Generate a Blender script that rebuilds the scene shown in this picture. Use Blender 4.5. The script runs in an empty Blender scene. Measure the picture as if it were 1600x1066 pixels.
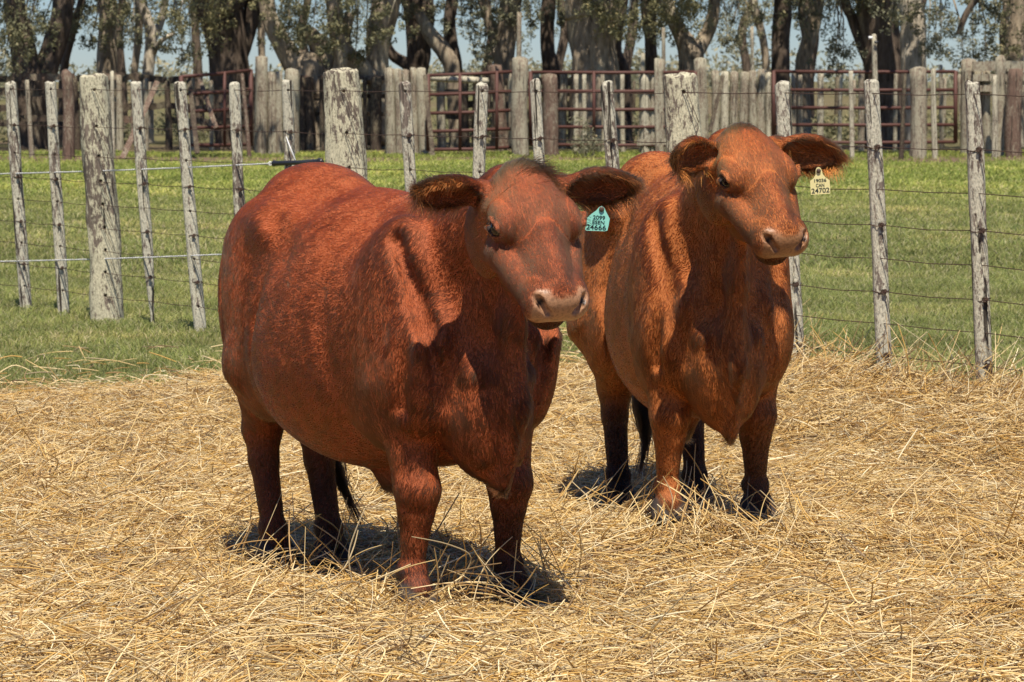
import bpy, math, random, os
import numpy as np
from math import radians as R
from mathutils import Vector, Matrix

RNG = np.random.default_rng(7)
random.seed(7)
scene = bpy.context.scene
COL = scene.collection

# ------------------------------------------------------------------ camera
F_PX, CX, CY, HORIZON, EYE = 5200.0, 800.0, 533.0, 125.0, 1.55
PITCH = math.atan((CY - HORIZON) / F_PX)
cam_data = bpy.data.cameras.new('camera')
cam = bpy.data.objects.new('camera', cam_data)
COL.objects.link(cam)
cam.location = (0, 0, EYE)
cam.rotation_euler = (math.pi / 2 - PITCH, 0, 0)
cam_data.sensor_width = 36.0
cam_data.lens = 36.0 * F_PX / 1600.0
cam_data.clip_start = 0.1
cam_data.clip_end = 6000.0
cam_data.dof.use_dof = True
cam_data.dof.focus_distance = 9.9
cam_data.dof.aperture_fstop = 17.0
scene.camera = cam

# ------------------------------------------------------------------ light
SUN_EL, SUN_AZ = 64.0, 5.0      # elevation; azimuth to the right of the point behind the camera
sun_dir = Vector((math.sin(R(SUN_AZ)) * math.cos(R(SUN_EL)), -math.cos(R(SUN_AZ)) * math.cos(R(SUN_EL)), math.sin(R(SUN_EL))))
world = bpy.data.worlds.new('World')
scene.world = world
world.use_nodes = True
wn = world.node_tree
sky = wn.nodes.new('ShaderNodeTexSky')
sky.sky_type = 'NISHITA'
sky.sun_disc = False
sky.sun_elevation = R(SUN_EL)
sky.sun_rotation = math.atan2(sun_dir.x, sun_dir.y)
sky.air_density = 1.0
sky.dust_density = 0.0
sky.ozone_density = 3.0
bg = wn.nodes['Background']
tint = wn.nodes.new('ShaderNodeMix'); tint.data_type = 'RGBA'; tint.blend_type = 'MULTIPLY'; tint.inputs[0].default_value = 1.0
tint.inputs[7].default_value = (.66, .84, 1.18, 1)
wn.links.new(sky.outputs[0], tint.inputs[6]); wn.links.new(tint.outputs[2], bg.inputs[0])
bg.inputs[1].default_value = 0.06
sun_data = bpy.data.lights.new('sun', 'SUN')
sun_data.energy = 4.9
sun_data.angle = R(0.53)
sun_data.color = (1.0, 0.93, 0.82)
sun = bpy.data.objects.new('sun', sun_data)
COL.objects.link(sun)
sun.rotation_euler = sun_dir.to_track_quat('Z', 'Y').to_euler()
scene.view_settings.view_transform = 'Standard'
scene.view_settings.look = 'None'
scene.view_settings.gamma = 1.0
scene.view_settings.use_curve_mapping = False
scene.view_settings.exposure = 0.36
scene.cycles.max_bounces = 8
scene.cycles.transparent_max_bounces = 8
scene.cycles_curves.shape = 'RIBBONS'
scene.cycles_curves.subdivisions = 2

# ------------------------------------------------------------------ geometry of the view: points of the place from sight lines
def ray(px, py):
    u, v = (px - CX) / F_PX, (CY - py) / F_PX
    return Vector((u, math.cos(PITCH) + v * math.sin(PITCH), -math.sin(PITCH) + v * math.cos(PITCH)))
def at(px, py, y):
    d = ray(px, py)
    return Vector((0, 0, EYE)) + d * (y / d.y)
def gnd(px, py, z=0.0):
    d = ray(px, py)
    return Vector((0, 0, EYE)) + d * ((z - EYE) / d.z)

# ------------------------------------------------------------------ naming helpers
def tag(o, label=None, cat=None, group=None, kind=None):
    if label: o['label'] = label
    if cat: o['category'] = cat
    if group: o['group'] = group
    if kind: o['kind'] = kind
    return o
def empty(name, loc=(0, 0, 0), rz=0.0):
    o = bpy.data.objects.new(name, None)
    o.location = loc
    o.rotation_euler = (0, 0, rz)
    COL.objects.link(o)
    return o
def mesh_obj(name, verts, faces, mat, parent=None, smooth=True):
    me = bpy.data.meshes.new(name)
    me.from_pydata([tuple(v) for v in verts], [], faces)
    if smooth:
        me.shade_smooth()
    me.materials.append(mat)
    o = bpy.data.objects.new(name, me)
    COL.objects.link(o)
    if parent is not None: o.parent = parent
    return o
def np_mesh(name, V, Q, T=None):
    me = bpy.data.meshes.new(name)
    nq = len(Q); nt = 0 if T is None else len(T)
    me.vertices.add(len(V)); me.vertices.foreach_set('co', np.asarray(V, np.float32).ravel())
    loops = np.concatenate([np.asarray(Q, np.int32).ravel()] + ([np.asarray(T, np.int32).ravel()] if nt else []))
    me.loops.add(len(loops)); me.loops.foreach_set('vertex_index', loops)
    me.polygons.add(nq + nt)
    starts = np.concatenate([np.arange(nq) * 4, nq * 4 + np.arange(nt) * 3]).astype(np.int32)
    me.polygons.foreach_set('loop_start', starts)
    me.update(calc_edges=True); me.validate()
    return me
def hair_obj(name, pts, rad, mat, parent=None, col=None):
    """pts (n, k, 3), rad (n, k) -> a curves object with one strand per row; col (n, 3) is each strand's own colour."""
    n, k, _ = pts.shape
    h = bpy.data.hair_curves.new(name)
    h.add_curves([k] * n)
    h.attributes['position'].data.foreach_set('vector', np.ascontiguousarray(pts, np.float32).ravel())
    a = h.attributes.new('radius', 'FLOAT', 'POINT')
    a.data.foreach_set('value', np.ascontiguousarray(rad, np.float32).ravel())
    if col is not None:
        c = h.attributes.new('tint', 'FLOAT_VECTOR', 'CURVE')
        c.data.foreach_set('vector', np.ascontiguousarray(col, np.float32).ravel())
    h.materials.append(mat)
    o = bpy.data.objects.new(name, h)
    COL.objects.link(o)
    if parent is not None: o.parent = parent
    return o

# ------------------------------------------------------------------ numpy noise
_lat = np.random.default_rng(3).random((32, 32, 32)).astype(np.float32)
def vnoise(P, s, off=0.0):
    """smooth value noise in [-1, 1]; P (n,3), s = cells per metre"""
    q = np.asarray(P, np.float32) * s + 100.0 + off
    i = np.floor(q).astype(np.int64); f = q - i; f = f * f * (3 - 2 * f)
    i &= 31; j = (i + 1) & 31
    def L(a, b, c): return _lat[a, b, c]
    x0, y0, z0 = i[:, 0], i[:, 1], i[:, 2]; x1, y1, z1 = j[:, 0], j[:, 1], j[:, 2]
    fx, fy, fz = f[:, 0], f[:, 1], f[:, 2]
    c00 = L(x0, y0, z0) * (1 - fx) + L(x1, y0, z0) * fx
    c10 = L(x0, y1, z0) * (1 - fx) + L(x1, y1, z0) * fx
    c01 = L(x0, y0, z1) * (1 - fx) + L(x1, y0, z1) * fx
    c11 = L(x0, y1, z1) * (1 - fx) + L(x1, y1, z1) * fx
    return 2 * ((c00 * (1 - fy) + c10 * fy) * (1 - fz) + (c01 * (1 - fy) + c11 * fy) * fz) - 1
def unit(v): return v / np.maximum(np.linalg.norm(v, axis=-1, keepdims=True), 1e-9)

# ------------------------------------------------------------------ material helpers
def mat(name):
    m = bpy.data.materials.new(name); m.use_nodes = True
    return m, m.node_tree, m.node_tree.nodes['Principled BSDF']
def rgb(r, g, b): return (r, g, b, 1.0)
def simple(name, c, rough=0.6, metal=0.0, spec=0.3):
    m, t, b = mat(name)
    b.inputs['Base Color'].default_value = rgb(*c)
    b.inputs['Roughness'].default_value = rough
    b.inputs['Metallic'].default_value = metal
    b.inputs['Specular IOR Level'].default_value = spec
    return m
def noise_node(t, scale, detail=4, vec=None, rough=0.6):
    n = t.nodes.new('ShaderNodeTexNoise')
    n.inputs['Scale'].default_value = scale
    n.inputs['Detail'].default_value = detail
    n.inputs['Roughness'].default_value = rough
    if vec: t.links.new(vec, n.inputs['Vector'])
    return n
def ramp_node(t, fac, stops):
    r = t.nodes.new('ShaderNodeValToRGB')
    while len(r.color_ramp.elements) < len(stops): r.color_ramp.elements.new(0.5)
    for e, (p, c) in zip(r.color_ramp.elements, stops):
        e.position = p; e.color = rgb(*c)
    t.links.new(fac, r.inputs[0])
    return r
def mix_node(t, fac, a, b, mode='MIX'):
    m = t.nodes.new('ShaderNodeMix'); m.data_type = 'RGBA'; m.blend_type = mode
    for k, v in ((0, fac), (6, a), (7, b)):
        if isinstance(v, (int, float)): m.inputs[k].default_value = v
        elif isinstance(v, tuple): m.inputs[k].default_value = v if len(v) == 4 else rgb(*v)
        else: t.links.new(v, m.inputs[k])
    return m.outputs[2]
def obj_coord(t, scale=(1, 1, 1), loc=(0, 0, 0)):
    c = t.nodes.new('ShaderNodeTexCoord'); mp = t.nodes.new('ShaderNodeMapping')
    mp.inputs['Scale'].default_value = scale; mp.inputs['Location'].default_value = loc
    t.links.new(c.outputs['Object'], mp.inputs['Vector'])
    return mp.outputs[0]
def bump(t, b, h, strength=0.5, dist=0.01):
    n = t.nodes.new('ShaderNodeBump'); n.inputs['Strength'].default_value = strength; n.inputs['Distance'].default_value = dist
    t.links.new(h, n.inputs['Height']); t.links.new(n.outputs[0], b.inputs['Normal'])
def tube(pts, r, sides=6, closed_ends=True):
    pts = [Vector(p) for p in pts]; V, Fc = [], []
    rr = r if isinstance(r, (list, tuple)) else [r] * len(pts)
    pn = None
    for i, p in enumerate(pts):
        d = (pts[min(i + 1, len(pts) - 1)] - pts[max(i - 1, 0)]).normalized()
        if pn is None:
            u = d.orthogonal().normalized()
        else:
            u = (pn - pn.dot(d) * d).normalized()
        pn = u; v = d.cross(u)
        for k in range(sides):
            a = 2 * math.pi * k / sides
            V.append(p + rr[i] * (math.cos(a) * u + math.sin(a) * v))
    for i in range(len(pts) - 1):
        for k in range(sides):
            a, b = i * sides + k, i * sides + (k + 1) % sides
            Fc.append((a, b, b + sides, a + sides))
    if closed_ends:
        Fc.append(tuple(reversed(range(sides)))); Fc.append(tuple(range((len(pts) - 1) * sides, len(pts) * sides)))
    return V, Fc
def join(parts):
    V, Fc = [], []
    for v, f in parts:
        o = len(V); V += list(v); Fc += [tuple(i + o for i in q) for q in f]
    return V, Fc

# ================================================================== ground
def fence_y(x): return 17.5 - 1.5 * x            # line of the wire fence
def sstep(a, b, x):
    t = np.clip((x - a) / (b - a), 0, 1); return t * t * (3 - 2 * t)
HOOVES = ((-.30, 9.70), (0., 9.85), (-.77, 10.6), (-.58, 10.6), (.51, 11.05), (.82, 11.15), (.35, 12.0), (.63, 12.0))
def gh(x, y):
    x = np.asarray(x, np.float64); y = np.asarray(y, np.float64)
    P = np.stack([x.ravel(), y.ravel(), np.zeros(x.size)], 1)
    near = 1 - sstep(19, 30, y)
    h = (.020 * vnoise(P, .55).reshape(x.shape) + .016 * vnoise(P, 1.7, 9).reshape(x.shape) + .008 * vnoise(P, 5, 4).reshape(x.shape)) * near
    # straw heaped along the right-hand part of the wire fence
    d = (y - fence_y(x)) / 1.8
    h = h + .19 * sstep(.2, 1.1, x) * np.exp(-np.where(d > 0, (d / .28) ** 2, (d / .75) ** 2)) * near
    # trodden heap under the second cow's forefeet, hollows under the hooves
    h = h + .060 * np.exp(-((x - .66) ** 2 / .16 + (y - 11.02) ** 2 / .10))
    h = h - .02 * np.exp(-((x - .48) ** 2 / .12 + (y - 12.1) ** 2 / .12))
    for hx, hy in HOOVES:
        h = h - .034 * np.exp(-((x - hx) ** 2 + (y + .04 - hy) ** 2) / .018)
    return h + .35 * (sstep(90, 300, y)) * 0
def straw_edge(x):
    """how far from the camera the straw reaches at x"""
    x = np.asarray(x, np.float64)
    P = np.stack([x.ravel(), x.ravel() * 0, x.ravel() * 0], 1)
    base = np.interp(x, [-6, -3, -1.5, -.6, .4, 1.0, 1.6, 2.4, 5], [16.4, 16.6, 17.0, 17.6, 18.0, 16.6, 15.6, 14.9, 12.5])
    return base + (.35 * vnoise(P, 1.1) + .2 * vnoise(P, 4)).reshape(x.shape)

def ground_material():
    m, t, b = mat('pasture_soil')
    geo = t.nodes.new('ShaderNodeNewGeometry')
    a = t.nodes.new('ShaderNodeAttribute'); a.attribute_name = 'cover'
    sp = t.nodes.new('ShaderNodeSeparateXYZ'); t.links.new(a.outputs['Vector'], sp.inputs[0])
    n1 = noise_node(t, .5, 4, geo.outputs['Position']); n2 = noise_node(t, 9, 5, geo.outputs['Position']); n3 = noise_node(t, 60, 3, geo.outputs['Position'])
    g1 = ramp_node(t, n1.outputs[0], [(.35, (.095, .105, .035)), (.65, (.20, .18, .075))])
    g2 = ramp_node(t, n2.outputs[0], [(.30, (.05, .055, .02)), (.55, (.17, .16, .055)), (.75, (.30, .25, .12))])
    grass = mix_node(t, .6, g1.outputs[0], g2.outputs[0])
    s2 = ramp_node(t, n3.outputs[0], [(.35, (.12, .078, .04)), (.62, (.34, .23, .11))])
    soil = ramp_node(t, n2.outputs[0], [(.35, (.10, .07, .045)), (.65, (.24, .165, .11))])
    c = mix_node(t, sp.outputs[0], grass, s2.outputs[0])
    c = mix_node(t, sp.outputs[1], c, soil.outputs[0])
    t.links.new(c, b.inputs['Base Color']); b.inputs['Roughness'].default_value = .9; b.inputs['Specular IOR Level'].default_value = .1
    bump(t, b, n3.outputs[0], .6, .02)
    return m
def soil_mask(x, y):
    """bare trodden earth by the corral and under the trees"""
    P = np.stack([x.ravel(), y.ravel(), x.ravel() * 0], 1)
    n = vnoise(P, .35, 3).reshape(x.shape) + .5 * vnoise(P, 1.1, 3).reshape(x.shape)
    strip = np.exp(-((y - 65.5) / 4.0) ** 2)
    return np.clip(strip * 1.3 + (y > 71) * .75 + n * .45 - .35, 0, 1) * (y > 52)
ys = np.concatenate([np.arange(5, 19.5, .07), np.arange(19.5, 32, .3), np.arange(32, 100, 1.0), np.array([100, 120, 150, 200, 300, 500, 900, 1600, 3000])])
xn = np.concatenate([-np.geomspace(2600, 8, 14), np.arange(-7, 7, .07), np.geomspace(8, 2600, 14)])
GX, GY = np.meshgrid(xn, ys)
GZ = gh(GX, GY) - .012
V = np.stack([GX.ravel(), GY.ravel(), GZ.ravel()], 1)
ny, nx = GX.shape
I = np.arange(ny * nx).reshape(ny, nx)
Q = np.stack([I[:-1, :-1].ravel(), I[:-1, 1:].ravel(), I[1:, 1:].ravel(), I[1:, :-1].ravel()], 1)
gme = np_mesh('ground', V, Q); gme.shade_smooth()
cov = gme.attributes.new('cover', 'FLOAT_VECTOR', 'POINT')
st = (1 - sstep(-.35, .25, GY - straw_edge(GX)))
cov.data.foreach_set('vector', np.stack([st.ravel(), soil_mask(GX, GY).ravel(), 0 * GX.ravel()], 1).astype(np.float32).ravel())
gme.materials.append(ground_material())
ground = bpy.data.objects.new('ground', gme); COL.objects.link(ground); tag(ground, kind='structure')

# ---- straw: separate stalks, bent and tangled
def strand_material(name, rough=.45, spec=.35, transl=0.0):
    m, t, b = mat(name)
    a = t.nodes.new('ShaderNodeAttribute'); a.attribute_name = 'tint'
    t.links.new(a.outputs['Vector'], b.inputs['Base Color'])
    b.inputs['Roughness'].default_value = rough; b.inputs['Specular IOR Level'].default_value = spec
    if transl:
        tr = t.nodes.new('ShaderNodeBsdfTranslucent'); t.links.new(a.outputs['Vector'], tr.inputs[0])
        mx = t.nodes.new('ShaderNodeMixShader'); mx.inputs[0].default_value = transl
        t.links.new(b.outputs[0], mx.inputs[1]); t.links.new(tr.outputs[0], mx.inputs[2])
        t.links.new(mx.outputs[0], t.nodes['Material Output'].inputs['Surface'])
    return m
straw_mat = strand_material('straw', .42, .4)
def straw_colours(n, rng):
    pal = np.array([(.76, .60, .34), (.67, .49, .22), (.55, .34, .10), (.40, .24, .085), (.26, .17, .085), (.84, .74, .50), (.44, .35, .21)], np.float32)
    pal = pal * np.array((.97, .94, .86))
    c = pal[rng.choice(len(pal), n, p=[.20, .26, .19, .14, .10, .05, .06])]
    return c * (1 + .13 * rng.normal(0, 1, (n, 1)).clip(-2, 2))
def stalks(n, x, y, z, rng, length, rad, tilt, name, k=5, cols=None):
    P = np.stack([x, y, z * 0], 1)
    az = rng.random(n) * 2 * math.pi
    pref = 3 * vnoise(P, 1.2, 31)
    az = np.where(rng.random(n) < .45, pref + rng.normal(0, .5, n), az)
    d = np.stack([np.cos(az) * np.cos(tilt), np.sin(az) * np.cos(tilt), np.sin(tilt)], 1)
    side = np.stack([-np.sin(az), np.cos(az), 0 * az], 1)
    s = np.linspace(-.5, .5, k)[None, :, None]
    bend = rng.normal(0, .10, n)[:, None, None] * (np.abs(s) ** 1.5 * 4)
    kink = (rng.random(n) < .22)[:, None, None] * np.maximum(s - .05, 0) * rng.normal(0, 1.0, n)[:, None, None]
    L = length[:, None, None]
    p0 = np.stack([x, y, z], 1)[:, None]
    pts = p0 + L * (d[:, None] * s + side[:, None] * (bend + kink) + np.array((0, 0, 1.)) * (-np.abs(bend) * .5 + kink * rng.normal(0, .4, n)[:, None, None]))
    # nothing dips under the ground
    g = gh(pts[:, :, 0], pts[:, :, 1])
    pts[:, :, 2] = np.maximum(pts[:, :, 2], g - .01 + .012 * rng.random((n, 1)))
    R_ = rad[:, None] * np.array([.9, 1, 1, .95, .7])[None, :k] if k == 5 else rad[:, None] * np.ones((1, k))
    return hair_obj(name, pts.astype(np.float32), R_.astype(np.float32), straw_mat, None, straw_colours(n, rng) if cols is None else cols)
def scatter_straw():
    rng = np.random.default_rng(5)
    N = 430000
    y = 7.6 + (19.2 - 7.6) * rng.random(int(N * 2.2)) ** 1.15
    x = (rng.random(len(y)) * 2 - 1) * (.160 * y + .9)
    ok = y < straw_edge(x) - .5 * rng.random(len(y)) ** 3 + .5 * rng.random(len(y)) ** 6
    x, y = x[ok][:N], y[ok][:N]; n = len(x)
    dens = vnoise(np.stack([x, y, x * 0], 1), 2.4, 8)
    thin = np.zeros(n)
    for hx, hy in HOOVES: thin = np.maximum(thin, np.exp(-((x - hx) ** 2 / .02 + (y - hy + .10) ** 2 / .045)))
    z = gh(x, y) + (.002 + .042 * rng.random(n) ** 1.2) * (1 + .8 * dens) * (1 - .72 * thin)
    L = (.03 + .19 * rng.random(n) ** 1.5 + (rng.random(n) < .08) * .18 * rng.random(n))
    keep = rng.random(n) < np.clip(.62 + .6 * (dens + .5 * vnoise(np.stack([x, y, x * 0], 1), 7, 12)), .22, 1)
    rad = .0007 + .0019 * rng.random(n) ** 1.8
    tilt = rng.normal(0, .22, n)
    stand = rng.random(n) < (.022 + .05 * (dens > .3))
    tilt = np.where(stand, rng.random(n) * .7 + .15, tilt)
    z = np.where(stand, z + .4 * L * np.sin(tilt), z)
    x, y, z, L, rad, tilt = x[keep], y[keep], z[keep], L[keep], rad[keep], tilt[keep]; n = len(x)
    tag(stalks(n, x, y, z, rng, L, rad, tilt, 'straw'), 'thick bed of loose golden straw covering the ground under the cows', 'straw', kind='stuff')
    # long pale stalks lying on top, and those standing up by the hooves and the fence
    n = 2600
    y = 8.2 + 9.6 * rng.random(n) ** 1.1; x = (rng.random(n) * 2 - 1) * (.16 * y + .6)
    ok = y < straw_edge(x); x, y = x[ok], y[ok]
    spots = [(-.30, 9.72, .16, 60), (.02, 9.85, .16, 50), (-.72, 10.45, .22, 60), (-.50, 10.3, .2, 40), (.50, 10.95, .13, 30), (.72, 11.0, .16, 46), (.36, 11.85, .16, 24)]
    xs, yy = [x], [y]
    for sx, sy, r, c in spots:
        a = rng.random(c) * 6.28; q = rng.random(c) ** .5 * r * 1.6
        xs.append(sx + np.cos(a) * q); yy.append(sy + np.sin(a) * q - .05)
    xe = .95 + 1.9 * rng.random(900); xs.append(xe); yy.append(fence_y(xe) - .1 + rng.normal(0, .28, 900))
    m0 = len(x); x = np.concatenate(xs); y = np.concatenate(yy); n = len(x)
    tilt = np.where(np.arange(n) < m0, np.abs(rng.normal(0, .2, n)), rng.random(n) * 1.1 + .1)
    L = .13 + .20 * rng.random(n) ** 1.3
    rad = .0010 + .0011 * rng.random(n)
    z = gh(x, y) + .035 + .45 * L * np.sin(tilt)
    tag(stalks(n, x, y, z, rng, L, rad, tilt, 'long_straw'), 'long pale straw stalks lying over and sticking up out of the straw bed', 'straw', kind='stuff')
    # wisps blown out over the grass beyond the edge
    n = 480
    x = (rng.random(n) * 2 - 1) * 3.2; y = straw_edge(x) + rng.random(n) ** 1.8 * 2.4
    tag(stalks(n, x, y, gh(x, y) + .02 + .03 * rng.random(n), rng, .08 + .2 * rng.random(n), .0016 + .002 * rng.random(n), rng.normal(0, .15, n), 'scattered_straw'),
        'thin wisps of straw scattered over the grass beyond the straw bed', 'straw', kind='stuff')
scatter_straw()

# ---- grass
grass_mat = strand_material('grass_blade', .55, .25, .25)
def blades(n, y0, y1, hgt, rad, name, label, seed, pw=1.0, extra=2.2):
    rng = np.random.default_rng(seed)
    y = y0 + (y1 - y0) * rng.random(int(n * 1.6)) ** pw
    x = (rng.random(len(y)) * 2 - 1) * (.160 * y + extra)
    ok = (y > straw_edge(x) - .35 * rng.random(len(y))) & (rng.random(len(y)) > soil_mask(x, y) * .93)
    x, y = x[ok][:n], y[ok][:n]; n = len(x)
    P = np.stack([x, y, x * 0], 1)
    cl = vnoise(P, 1.3, 40) * .5 + vnoise(P, 5, 44) * .5
    H = hgt * (.55 + .6 * rng.random(n)) * (1 + .7 * cl).clip(.3, 2)
    az = rng.random(n) * 6.283; lean = .25 + .55 * rng.random(n)
    d = np.stack([np.cos(az), np.sin(az), 0 * az], 1)
    s = np.linspace(0, 1, 4)[None, :, None]
    p0 = np.stack([x, y, gh(x, y) - .012], 1)[:, None]
    pts = p0 + H[:, None, None] * (np.array((0, 0, 1.)) * (s - .25 * s * s) + d[:, None] * lean[:, None, None] * s * s)
    pal = np.array([(.30, .325, .095), (.22, .265, .075), (.37, .37, .12), (.48, .44, .23), (.14, .17, .05)], np.float32)
    dry = .10 + .12 * (vnoise(P, .8, 60) > .1)
    c = pal[rng.choice(5, n, p=[.30, .24, .20, .14, .12])]
    far = sstep(36, 52, y)[:, None]
    c = c * (1 - far) + c * np.array((1.05, 1.12, .78)) * far
    mott = vnoise(P, .45, 71) * .5 + vnoise(P, 1.9, 73) * .5
    c = c * (1 + .30 * cl[:, None] + .40 * mott[:, None]) * (1 + np.clip(mott, 0, 1)[:, None] * np.array((.35, .12, .2))) * (1 + .1 * rng.normal(0, 1, (n, 1)))
    R_ = rad * (.7 + .6 * rng.random(n))[:, None] * np.array([1, .9, .65, .15])[None]
    tag(hair_obj(name, pts.astype(np.float32), R_.astype(np.float32), grass_mat, None, c.astype(np.float32).clip(.01, 1)), label, 'grass', kind='stuff')
blades(200000, 15.0, 27, .055, .0021, 'grass', 'short grazed grass growing either side of the wire fence', 11, 1.0)
blades(125000, 26.5, 45, .060, .0040, 'grass', 'mown-looking grass in the middle of the paddock', 12, .9)
blades(125000, 44.5, 71, .085, .0075, 'grass', 'brighter lush grass strip in front of the corral', 13, .9)
# ================================================================== cattle
class Field:
    """a distance field on a regular grid, joined smoothly from simple solids, then turned into one continuous skin"""
    def __init__(s, lo, hi, h):
        s.lo = np.array(lo, np.float32); s.h = h
        s.n = np.ceil((np.array(hi) - s.lo) / h).astype(int)
        s.D = np.full(tuple(s.n), 0.12, np.float32)
        s.prims = []
    def add(s, p, op='u'):
        k = p['k']; m = k + 0.02
        a = np.maximum(np.floor((p['lo'] - m - s.lo) / s.h).astype(int), 0)
        b = np.minimum(np.ceil((p['hi'] + m - s.lo) / s.h).astype(int), s.n)
        if np.any(b <= a): return
        ax = [s.lo[i] + s.h * np.arange(a[i], b[i], dtype=np.float32) for i in range(3)]
        X, Y, Z = np.meshgrid(*ax, indexing='ij')
        P = np.stack([X.ravel(), Y.ravel(), Z.ravel()], 1)
        d = p['fn'](P).reshape(X.shape)
        sl = tuple(slice(a[i], b[i]) for i in range(3))
        D = s.D[sl]
        if op == 'u':
            h = np.maximum(k - np.abs(D - d), 0) / k
            s.D[sl] = np.minimum(D, d) - h * h * h * k / 6
            s.prims.append(p)
        else:
            h = np.maximum(k - np.abs(D + d), 0) / k
            s.D[sl] = np.maximum(D, -d) + h * h * h * k / 6
    def mesh(s):
        import openvdb as vdb
        g = vdb.FloatGrid(0.12)
        g.copyFromArray(s.D)
        pts, tris, quads = g.convertToPolygons(isovalue=0.0, adaptivity=0.0)
        return pts * s.h + s.lo, tris, quads

def _rotm(rot):
    return np.array(rot.to_3x3() if hasattr(rot, 'to_3x3') else rot, np.float32)
def frame_of(x, up=(0, 0, 1)):
    """3x3 whose columns are x, y, z with x along the given direction"""
    x = Vector(x).normalized(); y = Vector(up).cross(x).normalized(); z = x.cross(y)
    return np.array([x, y, z], np.float32).T

def ell(c, r, rot=None, k=0.05, **at_):
    c = np.array(c, np.float32); r = np.array(r, np.float32)
    M = np.eye(3, dtype=np.float32) if rot is None else rot
    def fn(P):
        q = (P - c) @ M / r
        k0 = np.linalg.norm(q, axis=1); k1 = np.linalg.norm(q / r, axis=1)
        return k0 * (k0 - 1) / np.maximum(k1, 1e-6)
    e = np.sqrt(((M * r) ** 2).sum(1))
    return dict(fn=fn, lo=c - e, hi=c + e, k=k, at=at_)
def rc(a, b, r1, r2, k=0.05, flat=None, **at_):
    """tapered limb from a to b; flat=(axis vector, factor) squashes it along that axis"""
    a = np.array(a, np.float32); b = np.array(b, np.float32)
    S = None
    if flat is not None:
        v = np.array(Vector(flat[0]).normalized(), np.float32)
        S = np.eye(3, dtype=np.float32) + (1 / flat[1] - 1) * np.outer(v, v)
    def fn(P):
        A, B, Q = a, b, P
        if S is not None: A, B, Q = S @ a, S @ b, P @ S.T
        ab = B - A
        t = np.clip(((Q - A) @ ab) / max(float(ab @ ab), 1e-9), 0, 1)
        d = np.linalg.norm(Q - A - t[:, None] * ab, axis=1) - (r1 + (r2 - r1) * t)
        return d * (flat[1] if (flat is not None and flat[1] < 1) else 1.0)
    r = max(r1, r2) * (max(1, flat[1]) if flat else 1)
    return dict(fn=fn, lo=np.minimum(a, b) - r, hi=np.maximum(a, b) + r, k=k, at=at_)

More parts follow.
